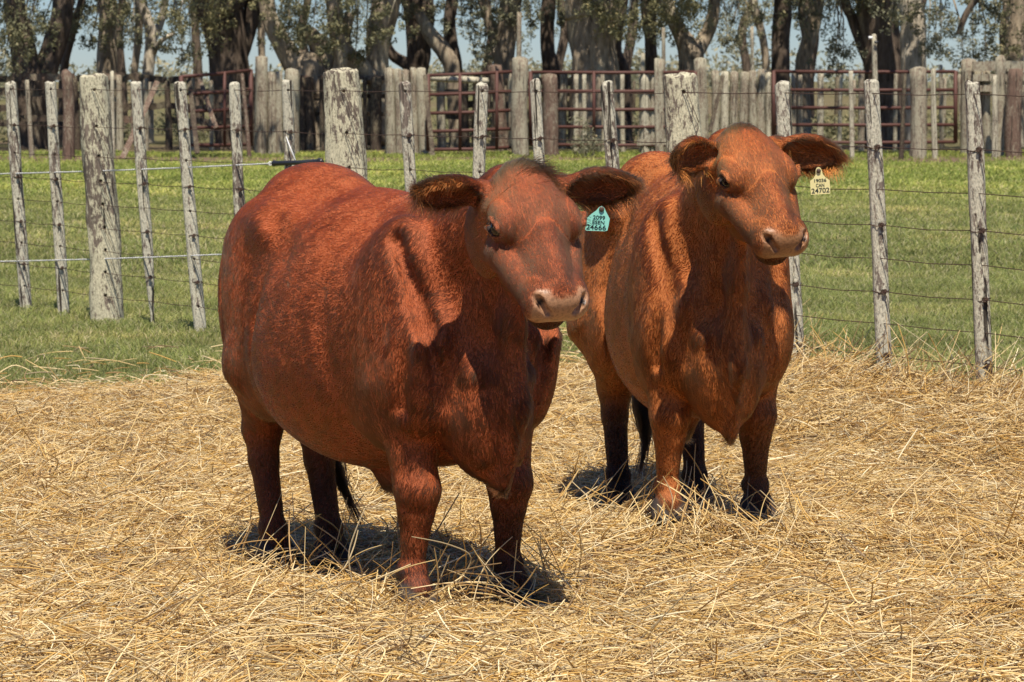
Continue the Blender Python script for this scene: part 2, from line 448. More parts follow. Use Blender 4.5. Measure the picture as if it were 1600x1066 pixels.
def build_cow(name, c):
    """c: parameters of one animal. The cow's own frame: x towards the head, y to its left, z up, origin on the ground."""
    root = empty(name, c['loc'], c['heading'])
    fat = c.get('fat', 1.0)
    Fd = Field((-1.08, -0.62, c.get('low', -0.12)), (c.get('front', 1.35), 0.62, 1.62), 0.0066)
    A = Fd.add
    BODY = dict(flow=(-1, 0, -.35), ln=.020, tone=0.0)
    def body(**k): d = dict(BODY); d.update(k); return d
    W = fat; Wc = c.get('chest', 1.0)
    # ---- trunk
    A(ell((-.08, 0, .785), (.58, .365 * W, .42), k=.10, **body()))
    A(ell((-.12, 0, .69), (.44, .375 * W, .31), k=.10, **body()))
    A(ell((.31, 0, .80), (.33, .265 * Wc, .40), k=.12, **body()))
    A(ell((-.51, 0, .92), (.31, .285 * W, .34), k=.12, **body()))
    A(rc((-.66, 0, 1.17), (-.30, 0, 1.165), .075, .07, k=.10, **body(flow=(-1, 0, 0))))
    A(rc((-.30, 0, 1.14), (.36, 0, 1.11), .07, .07, k=.10, **body(flow=(-1, 0, 0))))
    A(ell((-.53, 0, 1.185), (.17, .11, c.get('rump', .065)), k=.16, **body(flow=(-1, 0, 0))))
    for s in (-1, 1):
        A(ell((-.38, s * .20, 1.085), (.12, .08, .07), k=.16, **body()))
        A(ell((-.75, s * .11, 1.03), (.07, .06, .08), k=.10, **body(flow=(-.3, 0, -1))))
        # shoulder and its muscles
        M = frame_of((.35, 0, 1))
        A(ell((.36, s * .180 * Wc, .86), (.30, .115, .18), rot=M, k=.12, **body(flow=(-.5, 0, -1))))
        A(ell((.46, s * .168 * Wc, .68), (.19, .12, .15), rot=M, k=.12, **body(flow=(-.3, 0, -1))))
        A(ell((.33, s * .185 * Wc, .60), (.14, .085, .13), rot=M, k=.08, **body(flow=(-.3, 0, -1))))
        # thigh
        A(ell((-.55, s * .185 * c.get('thigh', 1), .83), (.20, .125, .33), rot=frame_of((1, 0, .15)), k=.08, **body(flow=(-.2, 0, -1))))
        A(ell((-.45, s * .205 * c.get('thigh', 1), .67), (.15, .095, .19), k=.07, **body(flow=(-.1, 0, -1))))
    # flank fold, belly, navel
    A(ell((.60, 0, .59), (.15, .13, .20), k=.08, **body(flow=(0, 0, -1), ln=.026)))
    A(rc((.70, 0, .70), (.66, 0, .44), .085, .05, k=.06, flat=((0, 1, 0), .7), **body(flow=(0, 0, -1), ln=.03)))
    A(ell(c.get('navel', (-.02, 0, .37)), (.10, .035, .075), k=.05, **body(flow=(0, 0, -1), ln=.03, tone=.3)))
    # ---- legs
    def leg(pts, rads, foot_z, dirt, tone0, tone1, ks=.035):
        n = len(pts)
        for i in range(n - 1):
            tt = i / (n - 1)
            A(rc(pts[i], pts[i + 1], rads[i], rads[i + 1], k=ks, flow=(-.1, 0, -1), ln=.016, tone=tone0 + (tone1 - tone0) * min(1, max(0, tt * 1.6 - .3))))
    for (fx, fy, fz, tone1), s in zip(c['front_feet'], (-1, 1)):
        kx, ky, kz = fx + .015, fy * .97, fz + .36
        leg([(.40, s * .185 * Wc, .66), (fx - .02, fy * 1.02, fz + .56), (kx, ky, kz), (kx, ky, kz - .07), (fx, fy, fz + .13)], [.116, .083, .063, .050, .034], fz, 0, 0, tone1)
        A(ell((kx + .018, ky, kz - .01), (.058, .064, .068), k=.025, flow=(0, 0, -1), ln=.014, tone=tone1 * .4))
        A(ell((fx - .005, fy, fz + .115), (.048, .045, .038), k=.02, flow=(0, 0, -1), ln=.02, tone=tone1))
        A(rc((fx, fy, fz + .11), (fx + .03, fy, fz + .055), .038, .046, k=.02, flow=(0, 0, -1), ln=.012, tone=tone1))
        for t in (-1, 1):
            A(rc((fx + .025, fy + t * .026, fz + .05), (fx + .055, fy + t * .030, fz + .018), .034, .034, k=.012, flow=(0, 0, -1), ln=0, tone=tone1, hoof=1))
        A(ell((fx + .04, fy, fz - .035), (.16, .12, .036), k=.006), 's')
    for (hx, hy, hz, tone1), s in zip(c['hind_feet'], (-1, 1)):
        hock = (hx - .10, hy * .98, hz + .43)
        leg([(-.52, s * .18, .66), (hx - .02, hy * 1.05, hz + .56), hock, (hx - .085, hy, hz + .33), (hx - .02, hy, hz + .13)], [.150, .102, .062, .045, .037], hz, 0, 0.15, tone1)
        A(ell((hock[0] - .025, hock[1], hock[2] + .015), (.058, .045, .062), k=.025, flow=(0, 0, -1), ln=.014, tone=tone1 * .5))
        A(ell((hx - .02, hy, hz + .115), (.048, .045, .038), k=.02, flow=(0, 0, -1), ln=.02, tone=tone1))
        A(rc((hx - .02, hy, hz + .11), (hx + .01, hy, hz + .055), .038, .046, k=.02, flow=(0, 0, -1), ln=.012, tone=tone1))
        for t in (-1, 1):
            A(rc((hx + .0, hy + t * .026, hz + .05), (hx + .035, hy + t * .030, hz + .018), .034, .034, k=.012, flow=(0, 0, -1), ln=0, tone=tone1, hoof=1))
    tl = c['tail']
    for i in range(len(tl) - 1):
        A(rc(tl[i], tl[i + 1], .034 - .006 * i, .028 - .006 * i, k=.03, flow=(0, 0, -1), ln=.02, tone=.1 + .2 * i))
    # ---- head frame
    poll = np.array(c['poll'], np.float32)
    Hx = np.array(c['face'], np.float32); Hx /= np.linalg.norm(Hx)          # along the face towards the muzzle
    up = np.array(c.get('head_up', (0, 0, 1)), np.float32)
    Hy = np.cross(up, Hx); Hy /= np.linalg.norm(Hy)
    Hz = np.cross(Hx, Hy)
    ro = R(c.get('roll', 0)); Hy, Hz = Hy * math.cos(ro) + Hz * math.sin(ro), Hz * math.cos(ro) - Hy * math.sin(ro)
    HM = np.stack([Hx, Hy, Hz], 1)
    hs = c.get('head_size', 1.08)
    def fx_(x): return x if x < .18 else .18 + (x - .18) * .88
    def ys_(x): return 1.24 - .20 * min(1, max(0, (x - .18) / .18))
    def hp(x, y, z): return tuple(poll + hs * (HM @ np.array((fx_(x), y * ys_(x), z), np.float32)))
    def hv(x, y, z): return tuple(HM @ np.array((x, y, z), np.float32))
    # ---- neck
    jaw = hp(.05, 0, -.19); back = hp(.035, 0, -.16)
    sw = c.get('shoulders', 1.0)
    A(rc((.33, 0, .92), back, .195, .112, k=.07, flat=((0, 1, 0), .88), **body(flow=(-.6, 0, -.7), ln=.022)))
    A(rc((.32, 0, 1.05), hp(.03, 0, -.15), .10, .07, k=.08, **body(flow=(-1, 0, -.3))))
    A(rc((.56, 0, .76), jaw, .125, .072, k=.06, flat=((0, 1, 0), .8), **body(flow=(-.1, 0, -1), ln=.024)))
    # dewlap: a hanging fold from the throat to the brisket, and creases beside it
    th = np.array(hp(.20, 0, -.24))
    mid = (th + np.array((.70, 0, .72))) / 2 + np.array((0.01, 0, -.01))
    A(rc(th, mid, .035, .05, k=.05, flat=((0, 1, 0), .6), **body(flow=(0, 0, -1), ln=.03)))
    A(rc(mid, (.76, 0, .62), .05, .06, k=.05, flat=((0, 1, 0), .6), **body(flow=(0, 0, -1), ln=.03)))
    A(rc((.76, 0, .62), (.70, .0, .40), .06, .035, k=.05, flat=((0, 1, 0), .6), **body(flow=(0, 0, -1), ln=.03)))
    for y_ in (-.085, .085):
        for q0, q1, r0, r1 in (((.50, y_ * .6, .98), (.672, y_ * .9, .70), .015, .030), ((.672, y_ * .9, .70), (.68, y_ * .6, .47), .026, .02)):
            A(rc(q0, q1, r0, r1, k=.05, **body(flow=(0, 0, -1), ln=.024)))
    for y_ in (-.19, .19):
        for q0, q1, r0, r1 in (((.46, y_ * .8 * W, .98), (.575, y_ * W, .80), .02, .04), ((.575, y_ * W, .80), (.54, y_ * .9 * W, .58), .04, .03)):
            A(rc(q0, q1, r0, r1, k=.12, **body(flow=(0, 0, -1), ln=.024)))
    for y_ in (-1, 1):
        A(rc((.46, y_ * .215, 1.08), (.595, y_ * .195, .84), .016, .018, k=.09), 's')
        A(rc((.595, y_ * .195, .84), (.64, y_ * .16, .62), .018, .014, k=.07), 's')
    for a, b, r, k in [((.815, -.045, .80), (.775, -.040, .50), .010, .035), ((.815, .045, .82), (.775, .040, .52), .010, .035),
                       ((.585, -.275 * Wc, .84), (.53, -.255 * Wc, .60), .014, .07), ((.13, -.335 * W, 1.04), (.17, -.365 * W, .84), .016, .08), ((.17, -.365 * W, .84), (.22, -.33 * W, .56), .020, .07), ((.17, .365 * W, .84), (.22, .33 * W, .56), .020, .07),
                       ((-.29, -.345 * W, 1.02), (-.31, -.345 * W, .80), .022, .10), ((-.31, -.345 * W, .80), (-.30, -.30 * W, .55), .022, .08), ((-.29, .31 * W, 1.02), (-.31, .345 * W, .62), .02, .09), ((-.66, -.295 * W, .98), (-.60, -.31 * W, .66), .012, .08),
                       ((-.32, -.27 * W, 1.13), (-.16, -.335 * W, 1.03), .018, .14), ((-.32, .27 * W, 1.13), (-.16, .335 * W, 1.03), .018, .14)]:
        A(rc(a, b, r, r, k=k), 's')
    for (a, b, r, k) in c.get('folds', []):
        A(rc(a, b, r, r * .8, k=k, **body(flow=(0, 0, -1), ln=.024)))
    for (a, b, r, k) in c.get('creases', []):
        A(rc(a, b, r, r, k=k), 's')
    # ---- head
    UP = hv(-1, 0, .25); DN = hv(.9, 0, -.2)
    def head(flow=DN, ln=.010, tone=.0, **k): d = dict(flow=flow, ln=ln, tone=tone, head=1); d.update(k); return d
    A(ell(hp(.090, 0, -.100), (.105, .128, .096), rot=HM, k=.04, **head(flow=UP, ln=.022)))
    A(ell(hp(.04, 0, -.055), (.06, .070, .05), rot=HM, k=.05, **head(flow=UP, ln=.03)))
    A(ell(hp(.14, 0, -.075), (.13, .120, .085), rot=HM, k=.04, **head(flow=UP, ln=.014)))
    A(rc(hp(.16, 0, -.090), hp(.40, 0, -.088), .088, .064, k=.04, **head()))
    A(rc(hp(.22, 0, -.035), hp(.40, 0, -.045), .034, .026, k=.03, **head()))
    for s in (-1, 1):
        A(ell(hp(.135, s * .078, -.165), (.120, .042, .098), rot=HM, k=.025, **head(flow=hv(0, 0, -1))))
        A(ell(hp(.165, s * .078, -.050), (.060, .030, .036), rot=HM, k=.045, **head()))           # orbit
        A(rc(hp(.22, s * .078, -.115), hp(.37, s * .054, -.108), .042, .042, k=.035, **head()))    # cheek bone to lip
        A(ell(hp(.400, s * .052, -.092), (.052, .040, .052), rot=HM, k=.02, **head(ln=.006, tone=.30)))
    A(rc(hp(.08, 0, -.205), hp(.22, 0, -.205), .078, .066, k=.05, flat=(Hy, 1.0), **head(flow=hv(0, 0, -1), ln=.014)))
    A(rc(hp(.22, 0, -.195), hp(.385, 0, -.160), .062, .046, k=.045, **head(ln=.012)))
    A(ell(hp(.405, 0, -.162), (.054, .058, .038), rot=HM, k=.014, **head(ln=.006, tone=.55)))       # lower lip and chin
    A(ell(hp(.428, 0, -.085), (.048, .084, .058), rot=HM, k=.03, **head(ln=0, tone=0, muz=1)))      # muzzle
    A(ell(hp(.435, 0, -.105), (.036, .072, .034), rot=HM, k=.02, **head(ln=0, tone=0, muz=1)))
    for s in (-1, 1): A(ell(hp(.432, s * .045, -.098), (.042, .044, .050), rot=HM, k=.02, **head(ln=0, tone=.0, muz=1)))
    # mouth line, nostrils, eye sockets
    for s in (-1, 1):
        A(rc(hp(.44, s * .01, -.139), hp(.385, s * .074, -.128), .0045, .0045, k=.008), 's')
        A(rc(hp(.385, s * .074, -.128), hp(.32, s * .082, -.130), .004, .003, k=.01), 's')
        A(rc(hp(.472, s * .036, -.080), hp(.440, s * .060, -.058), .010, .0125, k=.010), 's')
        A(rc(hp(.440, s * .060, -.058), hp(.425, s * .074, -.056), .0085, .004, k=.008), 's')
        A(ell(hp(.180, s * .109, -.052), (.031, .026, .0185), rot=HM, k=.008), 's')
        A(rc(hp(.212, s * .093, -.075), hp(.245, s * .084, -.085), .0035, .003, k=.008), 's')         # tear duct crease
        A(rc(hp(.163, s * .108, -.033), hp(.200, s * .102, -.036), .0075, .0065, k=.010, **head(ln=.006, tone=.1)))  # upper lid
        A(rc(hp(.163, s * .106, -.072), hp(.202, s * .100, -.071), .0065, .0055, k=.010, **head(ln=.006, tone=.1)))
    # ---- ears: cupped leaves
    ear_frames = []; cup = None
    for s, (ed, eo) in zip((-1, 1), c['ears']):
        # ed: direction from the base to the tip, eo: direction the opening faces (cow frame)
        ex = Vector(ed).normalized(); eo = Vector(eo); ez = (eo - eo.dot(ex) * ex).normalized(); ey = ez.cross(ex)
        EM = np.array([ex, ey, ez], np.float32).T
        base = np.array(hp(.045, s * .092, -.085), np.float32)
        es = c.get('ear_size', (1, 1))[0 if s < 0 else 1]
        def ep(x, y, z, b=base, M=EM, es=es): return tuple(b + M @ np.array((x * es, y, z), np.float32))
        ea = dict(flow=tuple(ex), ln=.026, tone=.12, ear=1)
        A(rc(base, ep(.05, 0, 0), .038, .034, k=.03, **ea))
        A(ell(ep(.115, 0, 0), (.100, .062, .030), rot=EM, k=.025, **ea))
        A(ell(ep(.165, 0, .004), (.070, .040, .018), rot=EM, k=.02, **ea))
        A(ell(ep(.112, 0, .028), (.088, .047, .032), rot=EM, k=.012), 's')
        ear_frames.append((base, EM, s))
    V, T, Q = Fd.mesh()
    me = np_mesh('body', V, Q[:, ::-1], T[:, ::-1] if len(T) else None)
    # keep the sign of the normals outward
    me.shade_smooth()
    nv = len(me.vertices)
    co = np.empty(nv * 3, np.float32); me.vertices.foreach_get('co', co); co = co.reshape(-1, 3)
    # ---- blended surface properties
    Wsum = np.zeros(nv, np.float32); flow = np.zeros((nv, 3), np.float32)
    props = {k: np.zeros(nv, np.float32) for k in ('ln', 'tone', 'muz', 'hoof', 'ear', 'head')}
    for p in Fd.prims:
        sel = np.all((co > p['lo'] - .05) & (co < p['hi'] + .05), axis=1)
        if not sel.any(): continue
        w = np.exp(-np.maximum(p['fn'](co[sel]), -.02) / .008)
        Wsum[sel] += w
        flow[sel] += w[:, None] * unit(np.array(p['at'].get('flow', (-1, 0, 0)), np.float32))
        for k in props: props[k][sel] += w * p['at'].get(k, 0.0)
    Wsum = np.maximum(Wsum, 1e-9)
    flow /= Wsum[:, None]
    for k in props: props[k] /= Wsum
    hl = (co - poll) @ HM / hs
    hl[:, 0] = np.where(hl[:, 0] < .18, hl[:, 0], .18 + (hl[:, 0] - .18) / .88); hl[:, 1] /= 1.24 - .20 * np.clip((hl[:, 0] - .18) / .18, 0, 1)
    hl_eye = np.min([np.linalg.norm((hl - np.array((.182, s * .105, -.052))) * np.array((.8, 1, 1.15)), axis=1) for s in (-1, 1)], axis=0)
    nost = np.min([np.linalg.norm((hl - np.array((.447, s * .056, -.064))) * np.array((.7, 1, 1)), axis=1) for s in (-1, 1)], axis=0)
    a = me.attributes.new('paint', 'FLOAT_VECTOR', 'POINT')        # x: bare muzzle skin, y: dark rims, z: hoof / mud
    muz = np.clip((hl[:, 0] - .405) / .02, 0, 1) * np.clip((hl[:, 2] + .135) / .01, 0, 1) * (props['head'] > .5)
    muz *= np.clip((-.030 - hl[:, 2]) / .014, 0, 1) * np.clip((.085 - np.abs(hl[:, 1])) / .02, 0, 1)
    muz = np.clip(muz * 1.6 + .35 * vnoise(co, 60, 3) * (muz > 0) - .08, 0, 1)
    rim = np.clip((.0265 - hl_eye) / .004, 0, 1) * (props['head'] > .3) + np.clip((.013 - nost) / .003, 0, 1)
    lip = (props['head'] > .5) * (hl[:, 0] > .34) * np.clip((-.132 - hl[:, 2]) / .006, 0, 1) * np.clip((.20 + hl[:, 2]) / .01, 0, 1)
    a.data.foreach_set('vector', np.stack([muz, np.clip(rim + .55 * lip * (1 - muz), 0, 1), np.clip(props['hoof'] * 1.8, 0, 1)], 1).astype(np.float32).ravel())
    a = me.attributes.new('tone', 'FLOAT', 'POINT'); a.data.foreach_set('value', np.clip(props['tone'], 0, 1))
    me.materials.append(c['skin'])
    body_o = bpy.data.objects.new('body', me); COL.objects.link(body_o); body_o.parent = root
    info = dict(root=root, me=me, co=co, flow=flow, props=props, hl=hl, hp=hp, hv=hv, HM=HM, poll=poll, ears=ear_frames, muz=muz, rim=rim, eye=hl_eye, c=c, lip=lip, nost=nost)
    return info
# ================================================================== the wire fence
def wood_material(name, base, lichen, amount, dark=(.055, .045, .035), scale=1.0, cr_=.345):
    """weathered hardwood: grey grain, long cracks, crusts of pale lichen"""
    m, t, b = mat(name)
    info = t.nodes.new('ShaderNodeObjectInfo')
    c = t.nodes.new('ShaderNodeTexCoord')
    add = t.nodes.new('ShaderNodeVectorMath'); add.operation = 'MULTIPLY_ADD'
    cb = t.nodes.new('ShaderNodeCombineXYZ')
    for i in range(3): t.links.new(info.outputs['Random'], cb.inputs[i])
    add.inputs[1].default_value = (40, 40, 40)
    t.links.new(cb.outputs[0], add.inputs[0]); t.links.new(c.outputs['Object'], add.inputs[2])
    def stretched(sx, sz):
        mp = t.nodes.new('ShaderNodeMapping'); mp.inputs['Scale'].default_value = (sx * scale, sx * scale, sz * scale)
        t.links.new(add.outputs[0], mp.inputs[0]); return mp.outputs[0]
    grain = noise_node(t, 1, 5, stretched(70, 5)); crack = noise_node(t, 1, 3, stretched(38, 1.6), .4)
    patch = noise_node(t, 1, 7, stretched(48, 15), .74); fine = noise_node(t, 1, 4, stretched(150, 70), .7); big = noise_node(t, 1, 2, stretched(4, 1.5))
    w = ramp_node(t, grain.outputs[0], [(.30, tuple(v * .55 for v in base)), (.52, base), (.72, tuple(min(1, v * 1.5) for v in base))])
    lf = t.nodes.new('ShaderNodeMath'); lf.operation = 'MULTIPLY_ADD'; t.links.new(big.outputs[0], lf.inputs[0]); lf.inputs[1].default_value = .45; t.links.new(patch.outputs[0], lf.inputs[2])
    lr = ramp_node(t, lf.outputs[0], [(.74 - amount * .25, (0, 0, 0)), (.765 - amount * .25, (1, 1, 1))])
    lc = ramp_node(t, fine.outputs[0], [(.35, tuple(v * .55 for v in lichen)), (.5, lichen), (.68, tuple(min(.9, v * 1.25) for v in lichen))])
    col = mix_node(t, lr.outputs[0], w.outputs[0], lc.outputs[0])
    cr = ramp_node(t, crack.outputs[0], [(cr_, (1, 1, 1)), (cr_ + .03, (0, 0, 0))])
    col = mix_node(t, cr.outputs[0], col, dark)
    t.links.new(col, b.inputs['Base Color']); b.inputs['Roughness'].default_value = .88; b.inputs['Specular IOR Level'].default_value = .15
    h = t.nodes.new('ShaderNodeMath'); h.operation = 'SUBTRACT'; t.links.new(grain.outputs[0], h.inputs[0]); t.links.new(cr.outputs[0], h.inputs[1])
    h2 = t.nodes.new('ShaderNodeMath'); h2.operation = 'MULTIPLY_ADD'; t.links.new(lc.outputs[0], h2.inputs[0]); h2.inputs[1].default_value = .8; t.links.new(h.outputs[0], h2.inputs[2])
    bump(t, b, h2.outputs[0], .9, .006)
    return m
W_LICHEN = wood_material('lichened_post', (.165, .13, .10), (.56, .51, .35), .27, cr_=.26)
W_THIN = wood_material('split_post', (.185, .145, .115), (.54, .50, .38), .30)
W_GREY = wood_material('grey_corral_wood', (.25, .195, .14), (.42, .38, .27), .12)
W_PALE = wood_material('pale_pole', (.27, .22, .16), (.55, .50, .36), .3)
W_BROWN = wood_material('brown_stake', (.17, .11, .08), (.32, .27, .19), -.1)
W_DARK = wood_material('old_board', (.085, .062, .045), (.20, .17, .11), -.05)
WIRE = simple('rusty_wire', (.085, .05, .035), .7, .3)
RUST = simple('rust_red_paint', (.105, .045, .034), .6, .1)
DARKHOLE = simple('hole_dark', (.012, .009, .007), .9)

def solid_post(name, foot, top, w, mat_, parent, holes, seed, cracks=1, flat_top=True, taper=.9, h=.005, point=False, depth=None):
    """a rough post carved from a distance field, leaning from foot to top, with real drilled holes on the camera's side"""
    foot, top = Vector(foot), Vector(top)
    H = (top - foot).length
    rw = w / 2; rd = (depth or w * .85) / 2
    lo = (-rw - .03, -rd - .03, -.25); hi = (rw + .03, rd + .03, H + .03)
    F = Field(lo, hi, h)
    n = F.n; ax = [F.lo[i] + h * np.arange(n[i], dtype=np.float32) for i in range(3)]
    X, Y, Z = np.meshgrid(*ax, indexing='ij')
    P = np.stack([X.ravel(), Y.ravel(), Z.ravel()], 1)
    s = 1 - (1 - taper) * np.clip(Z / H, 0, 1)
    if point: s = s * np.clip((Z + .02) / .45, .18, 1) ** .6
    q = seed * 7.3
    wob = (vnoise(P * (1, 1, .35), 9, q) * .10 + vnoise(P * (1, 1, .2), 30, q + 5) * .07).reshape(X.shape)
    ox = (vnoise(np.stack([P[:, 0] * 0, P[:, 0] * 0, P[:, 2]], 1), 1.7, q) * .10 * w).reshape(X.shape)
    a = np.abs((X - ox) / (rw * s)); b = np.abs(Y / (rd * s))
    d = ((a ** 3 + b ** 3) ** (1 / 3) - 1 + wob) * min(rw, rd)
    tz = H + .012 * vnoise(P, 35, q).reshape(X.shape) - .35 * (np.maximum(a, b) ** 2.5) * min(rw, .05)
    d = np.maximum(d, Z - tz)
    rng = np.random.default_rng(seed)
    for _ in range(cracks):
        cx = rng.uniform(-.5, .5) * rw; z0 = rng.uniform(.05, .6) * H; z1 = z0 + rng.uniform(.25, .5) * H
        line = np.abs(X - ox - cx - .01 * np.sin(Z * 9 + seed)) - .0045 * np.clip((z1 - Z) / .2, 0, 1) * np.clip((Z - z0) / .2, 0, 1)
        d = np.maximum(d, -np.maximum(np.maximum(line, Y + rd * .72), np.maximum(z0 - Z, Z - z1)))
    for hz, hr in holes:
        hh = np.sqrt((X - ox - .12 * rw) ** 2 + (Z - hz) ** 2) - hr
        d = np.maximum(d, -np.maximum(hh, Y + rd * .1))
    F.D = np.clip(d, -.1, .1).astype(np.float32)
    Vv, T, Qd = F.mesh()
    me = np_mesh(name, Vv, Qd[:, ::-1], T[:, ::-1] if len(T) else None)
    me.shade_smooth()
    me.materials.append(mat_)
    o = bpy.data.objects.new(name, me); COL.objects.link(o)
    o.parent = parent
    axis = (top - foot).normalized()
    zrot = axis.to_track_quat('Z', 'Y').to_euler()
    o.location = foot; o.rotation_euler = (zrot.x, zrot.y, 0)
    # turn the camera's side (local -y) to face the fence's front
    o.rotation_mode = 'QUATERNION'
    y = Vector((0, 1, 0)); y = (y - y.dot(axis) * axis).normalized(); x = y.cross(axis)
    o.rotation_quaternion = Matrix((x, y, axis)).transposed().to_quaternion()
    return o

def on_fence(px, py):
    u = (px - CX) / F_PX
    return at(px, py, 17.5 / (1 + 1.5 * u))
def fence_ground(px):
    p = on_fence(px, 400); return Vector((p.x, p.y, float(gh(p.x, p.y)) - .012))
wire_fence = empty('wire_fence', on_fence(800, 400) * 1.0)
wire_fence.location.z = 0
tag(wire_fence, 'weathered wire fence of lichened posts crossing behind both cows', 'fence')
WZ = [1.49, 1.25, 1.06, .90, .75, .60, .456, .314, .164]
# (x at the top, y at the top, x at the foot, width in sight, thick post?)
NEAR = [(16, 128, 40, 17, 0), (78, 127, 99, 17, 0), (143, 116, 170, 47, 1), (213, 127, 237, 16, 2), (281, 128, 312, 18, 0), (366, 130, 384, 17, 0), (449, 125, 463, 17, 0),
        (530, 108, 562, 60, 1), (632, 128, 660, 18, 0), (752, 130, 741, 20, 0), (836, 125, 862, 17, 0), (949, 127, 975, 20, 0), (1063, 115, 1092, 58, 1),
        (1224, 126, 1247, 23, 0), (1361, 126, 1385, 23, 0), (1519, 125, 1543, 24, 0), (-44, 128, -20, 17, 0), (-100, 118, -76, 48, 1), (1668, 122, 1692, 62, 1), (1760, 125, 1782, 25, 0)]
posts_xy = []
for i, (tx, ty, fx, wpx, thick) in enumerate(NEAR):
    top = on_fence(tx, ty); foot = fence_ground(fx)
    y_mid = (top.y + foot.y) / 2; top.y = foot.y + (top.y - foot.y) * .3
    top = at(tx, ty, top.y)
    if thick == 2: foot = foot + Vector((0, 0, .03))
    w = wpx * 1.1 * y_mid / F_PX
    axis = top - foot; H = axis.length
    zs = [z for z in WZ if z < H - .03]
    if thick == 1: zs = [z + .004 * math.sin(z * 40 + i) for z in WZ]
    hz = [((z - foot.z) , .0095 if thick == 1 else .0075) for j, z in enumerate(zs) if (thick == 1 or j % 2 == 0)]
    o = solid_post('post', foot, top, w, W_LICHEN if thick == 1 else W_THIN, wire_fence, hz, i + 1, cracks=0 if thick == 1 else 2,
                   taper=.84 if thick == 1 else .93, h=.006 if thick == 1 else .0045, point=(thick == 2))
    o.location = o.location - wire_fence.location
    posts_xy.append((foot, top, w, thick, o))
    # wire ties wrapped round the thin posts at every other wire
    if thick != 1:
        for j, z in enumerate(WZ):
            if j % 2 == 1 and z > (.0 if foot.z < .08 else .2):
                f = (z - foot.z) / (top.z - foot.z)
                c = Vector((0, 0, z - foot.z)); r = w / 2 + .003
                loop = [c + Vector((math.cos(a) * r, math.sin(a) * r * .9, .006 * math.sin(2 * a + i))) for a in np.linspace(0, 2 * math.pi, 11)]
                knot = [c + Vector((.15 * w + .012 * math.sin(4 * a), -r - .004 + .004 * math.cos(5 * a), .010 * math.cos(3 * a))) for a in np.linspace(0, 4, 12)]
                tail = [c + Vector((.15 * w, -r - .004, 0)), c + Vector((.3 * w, -r - .001, -.03)), c + Vector((.42 * w, -r + .002, -.07 - .03 * ((i * 7 + j) % 3)))]
                mesh_obj('wire_tie', *join([tube(loop, .0022, 5), tube(knot, .0026, 5), tube(tail, .0018, 4)]), WIRE, o)
    else:
        for j, z in enumerate(WZ[:]):
            c = Vector((.12 * w / 2, -w * .85 / 2, z - foot.z))
            mesh_obj('wire_tie', *join([tube([c + Vector((0, .01, 0)), c + Vector((.012, -.006, -.004)), c + Vector((.2 * w, -.004, -.09)), c + Vector((.3 * w, .004, -.15))], .0016, 4)]), WIRE, o)
order = sorted(posts_xy, key=lambda q: q[0].x)
for j, z in enumerate(WZ):
    pts = []
    for a, b in zip(order[:-1], order[1:]):
        for q, nxt in ((a, b),):
            f0 = (z - q[0].z) / max(.1, q[1].z - q[0].z); p = q[0].lerp(q[1], f0); p.y -= q[2] * .36; p.z = z
            f1 = (z - nxt[0].z) / max(.1, nxt[1].z - nxt[0].z); r_ = nxt[0].lerp(nxt[1], f1); r_.y -= nxt[2] * .36; r_.z = z
            pts.append(p); m_ = p.lerp(r_, .5); m_.z -= .004 + .006 * random.random(); pts.append(m_)
    pts.append(r_)
    o = mesh_obj('wire', *tube(pts, .0021, 5), WIRE, wire_fence); o.location = -wire_fence.location

# ---- white electric ropes on the left, tied off at the insulated handle
def rope(name, label, p0, p1, r, mats, sag):
    pts = [p0.lerp(p1, k / 60) + Vector((0, 0, -sag * 4 * (k / 60) * (1 - k / 60))) for k in range(61)]
    n = 600; V, Fc = [], []
    L = (p1 - p0).length; turns = L / .03
    d = (p1 - p0).normalized(); u = d.cross(Vector((0, 0, 1))).normalized(); v = u.cross(d)
    parts = []
    for s in range(3):
        q = []
        for k in range(n + 1):
            f = k / n; c = p0.lerp(p1, f) + Vector((0, 0, -sag * 4 * f * (1 - f))); a = 2 * math.pi * (turns * f + s / 3)
            q.append(c + r * .62 * (math.cos(a) * u + math.sin(a) * v))
        parts.append(tube(q, r * .58, 4))
    root = empty(name, p0.lerp(p1, .5)); tag(root, label, 'rope')
    for k, (pt, m_) in enumerate(zip(parts, mats)):
        o = mesh_obj('strand', *pt, m_, root); o.location = -root.location
    return root
WHITE = simple('white_twine', (.88, .87, .84), .5); DARKT = simple('dark_twine', (.32, .32, .31), .6)
fo = Vector((0, -.09, 0))
pL, pR = on_fence(-90, 273) + fo, on_fence(428, 255) + fo
rope('electric_rope', 'upper white electric rope running from the left edge to the black handle', pL, pR, .0046, (WHITE, WHITE, DARKT), .01)
pl2, pr2 = on_fence(-90, 409) + fo, on_fence(560, 386) + fo
rope('electric_rope', 'lower white electric rope that passes behind the near cow', pl2, pr2, .0046, (WHITE, WHITE, DARKT), .015)
hroot = empty('gate_handle', pR); tag(hroot, 'black plastic insulated gate handle at the end of the upper rope', 'handle')
a0 = Vector((0, 0, 0)); a1 = on_fence(505, 252) + fo - pR; dd = (a1 - a0).normalized()
BLACKP = simple('black_plastic', (.02, .02, .022), .35, 0, .5)
o = mesh_obj('grip', *tube([a0, dd * .012, dd * .016, dd * .03, a1 * .5, a1 * .93, a1 * .94, a1], [.006, .009, .019, .015, .013, .016, .021, .012], 14), BLACKP, hroot)
mesh_obj('hook', *tube([a1, a1 + Vector((.02, 0, .006)), a1 + Vector((.035, 0, .002)), a1 + Vector((.03, 0, -.008))], .0025, 6), simple('steel', (.45, .45, .45), .35, .9), hroot)
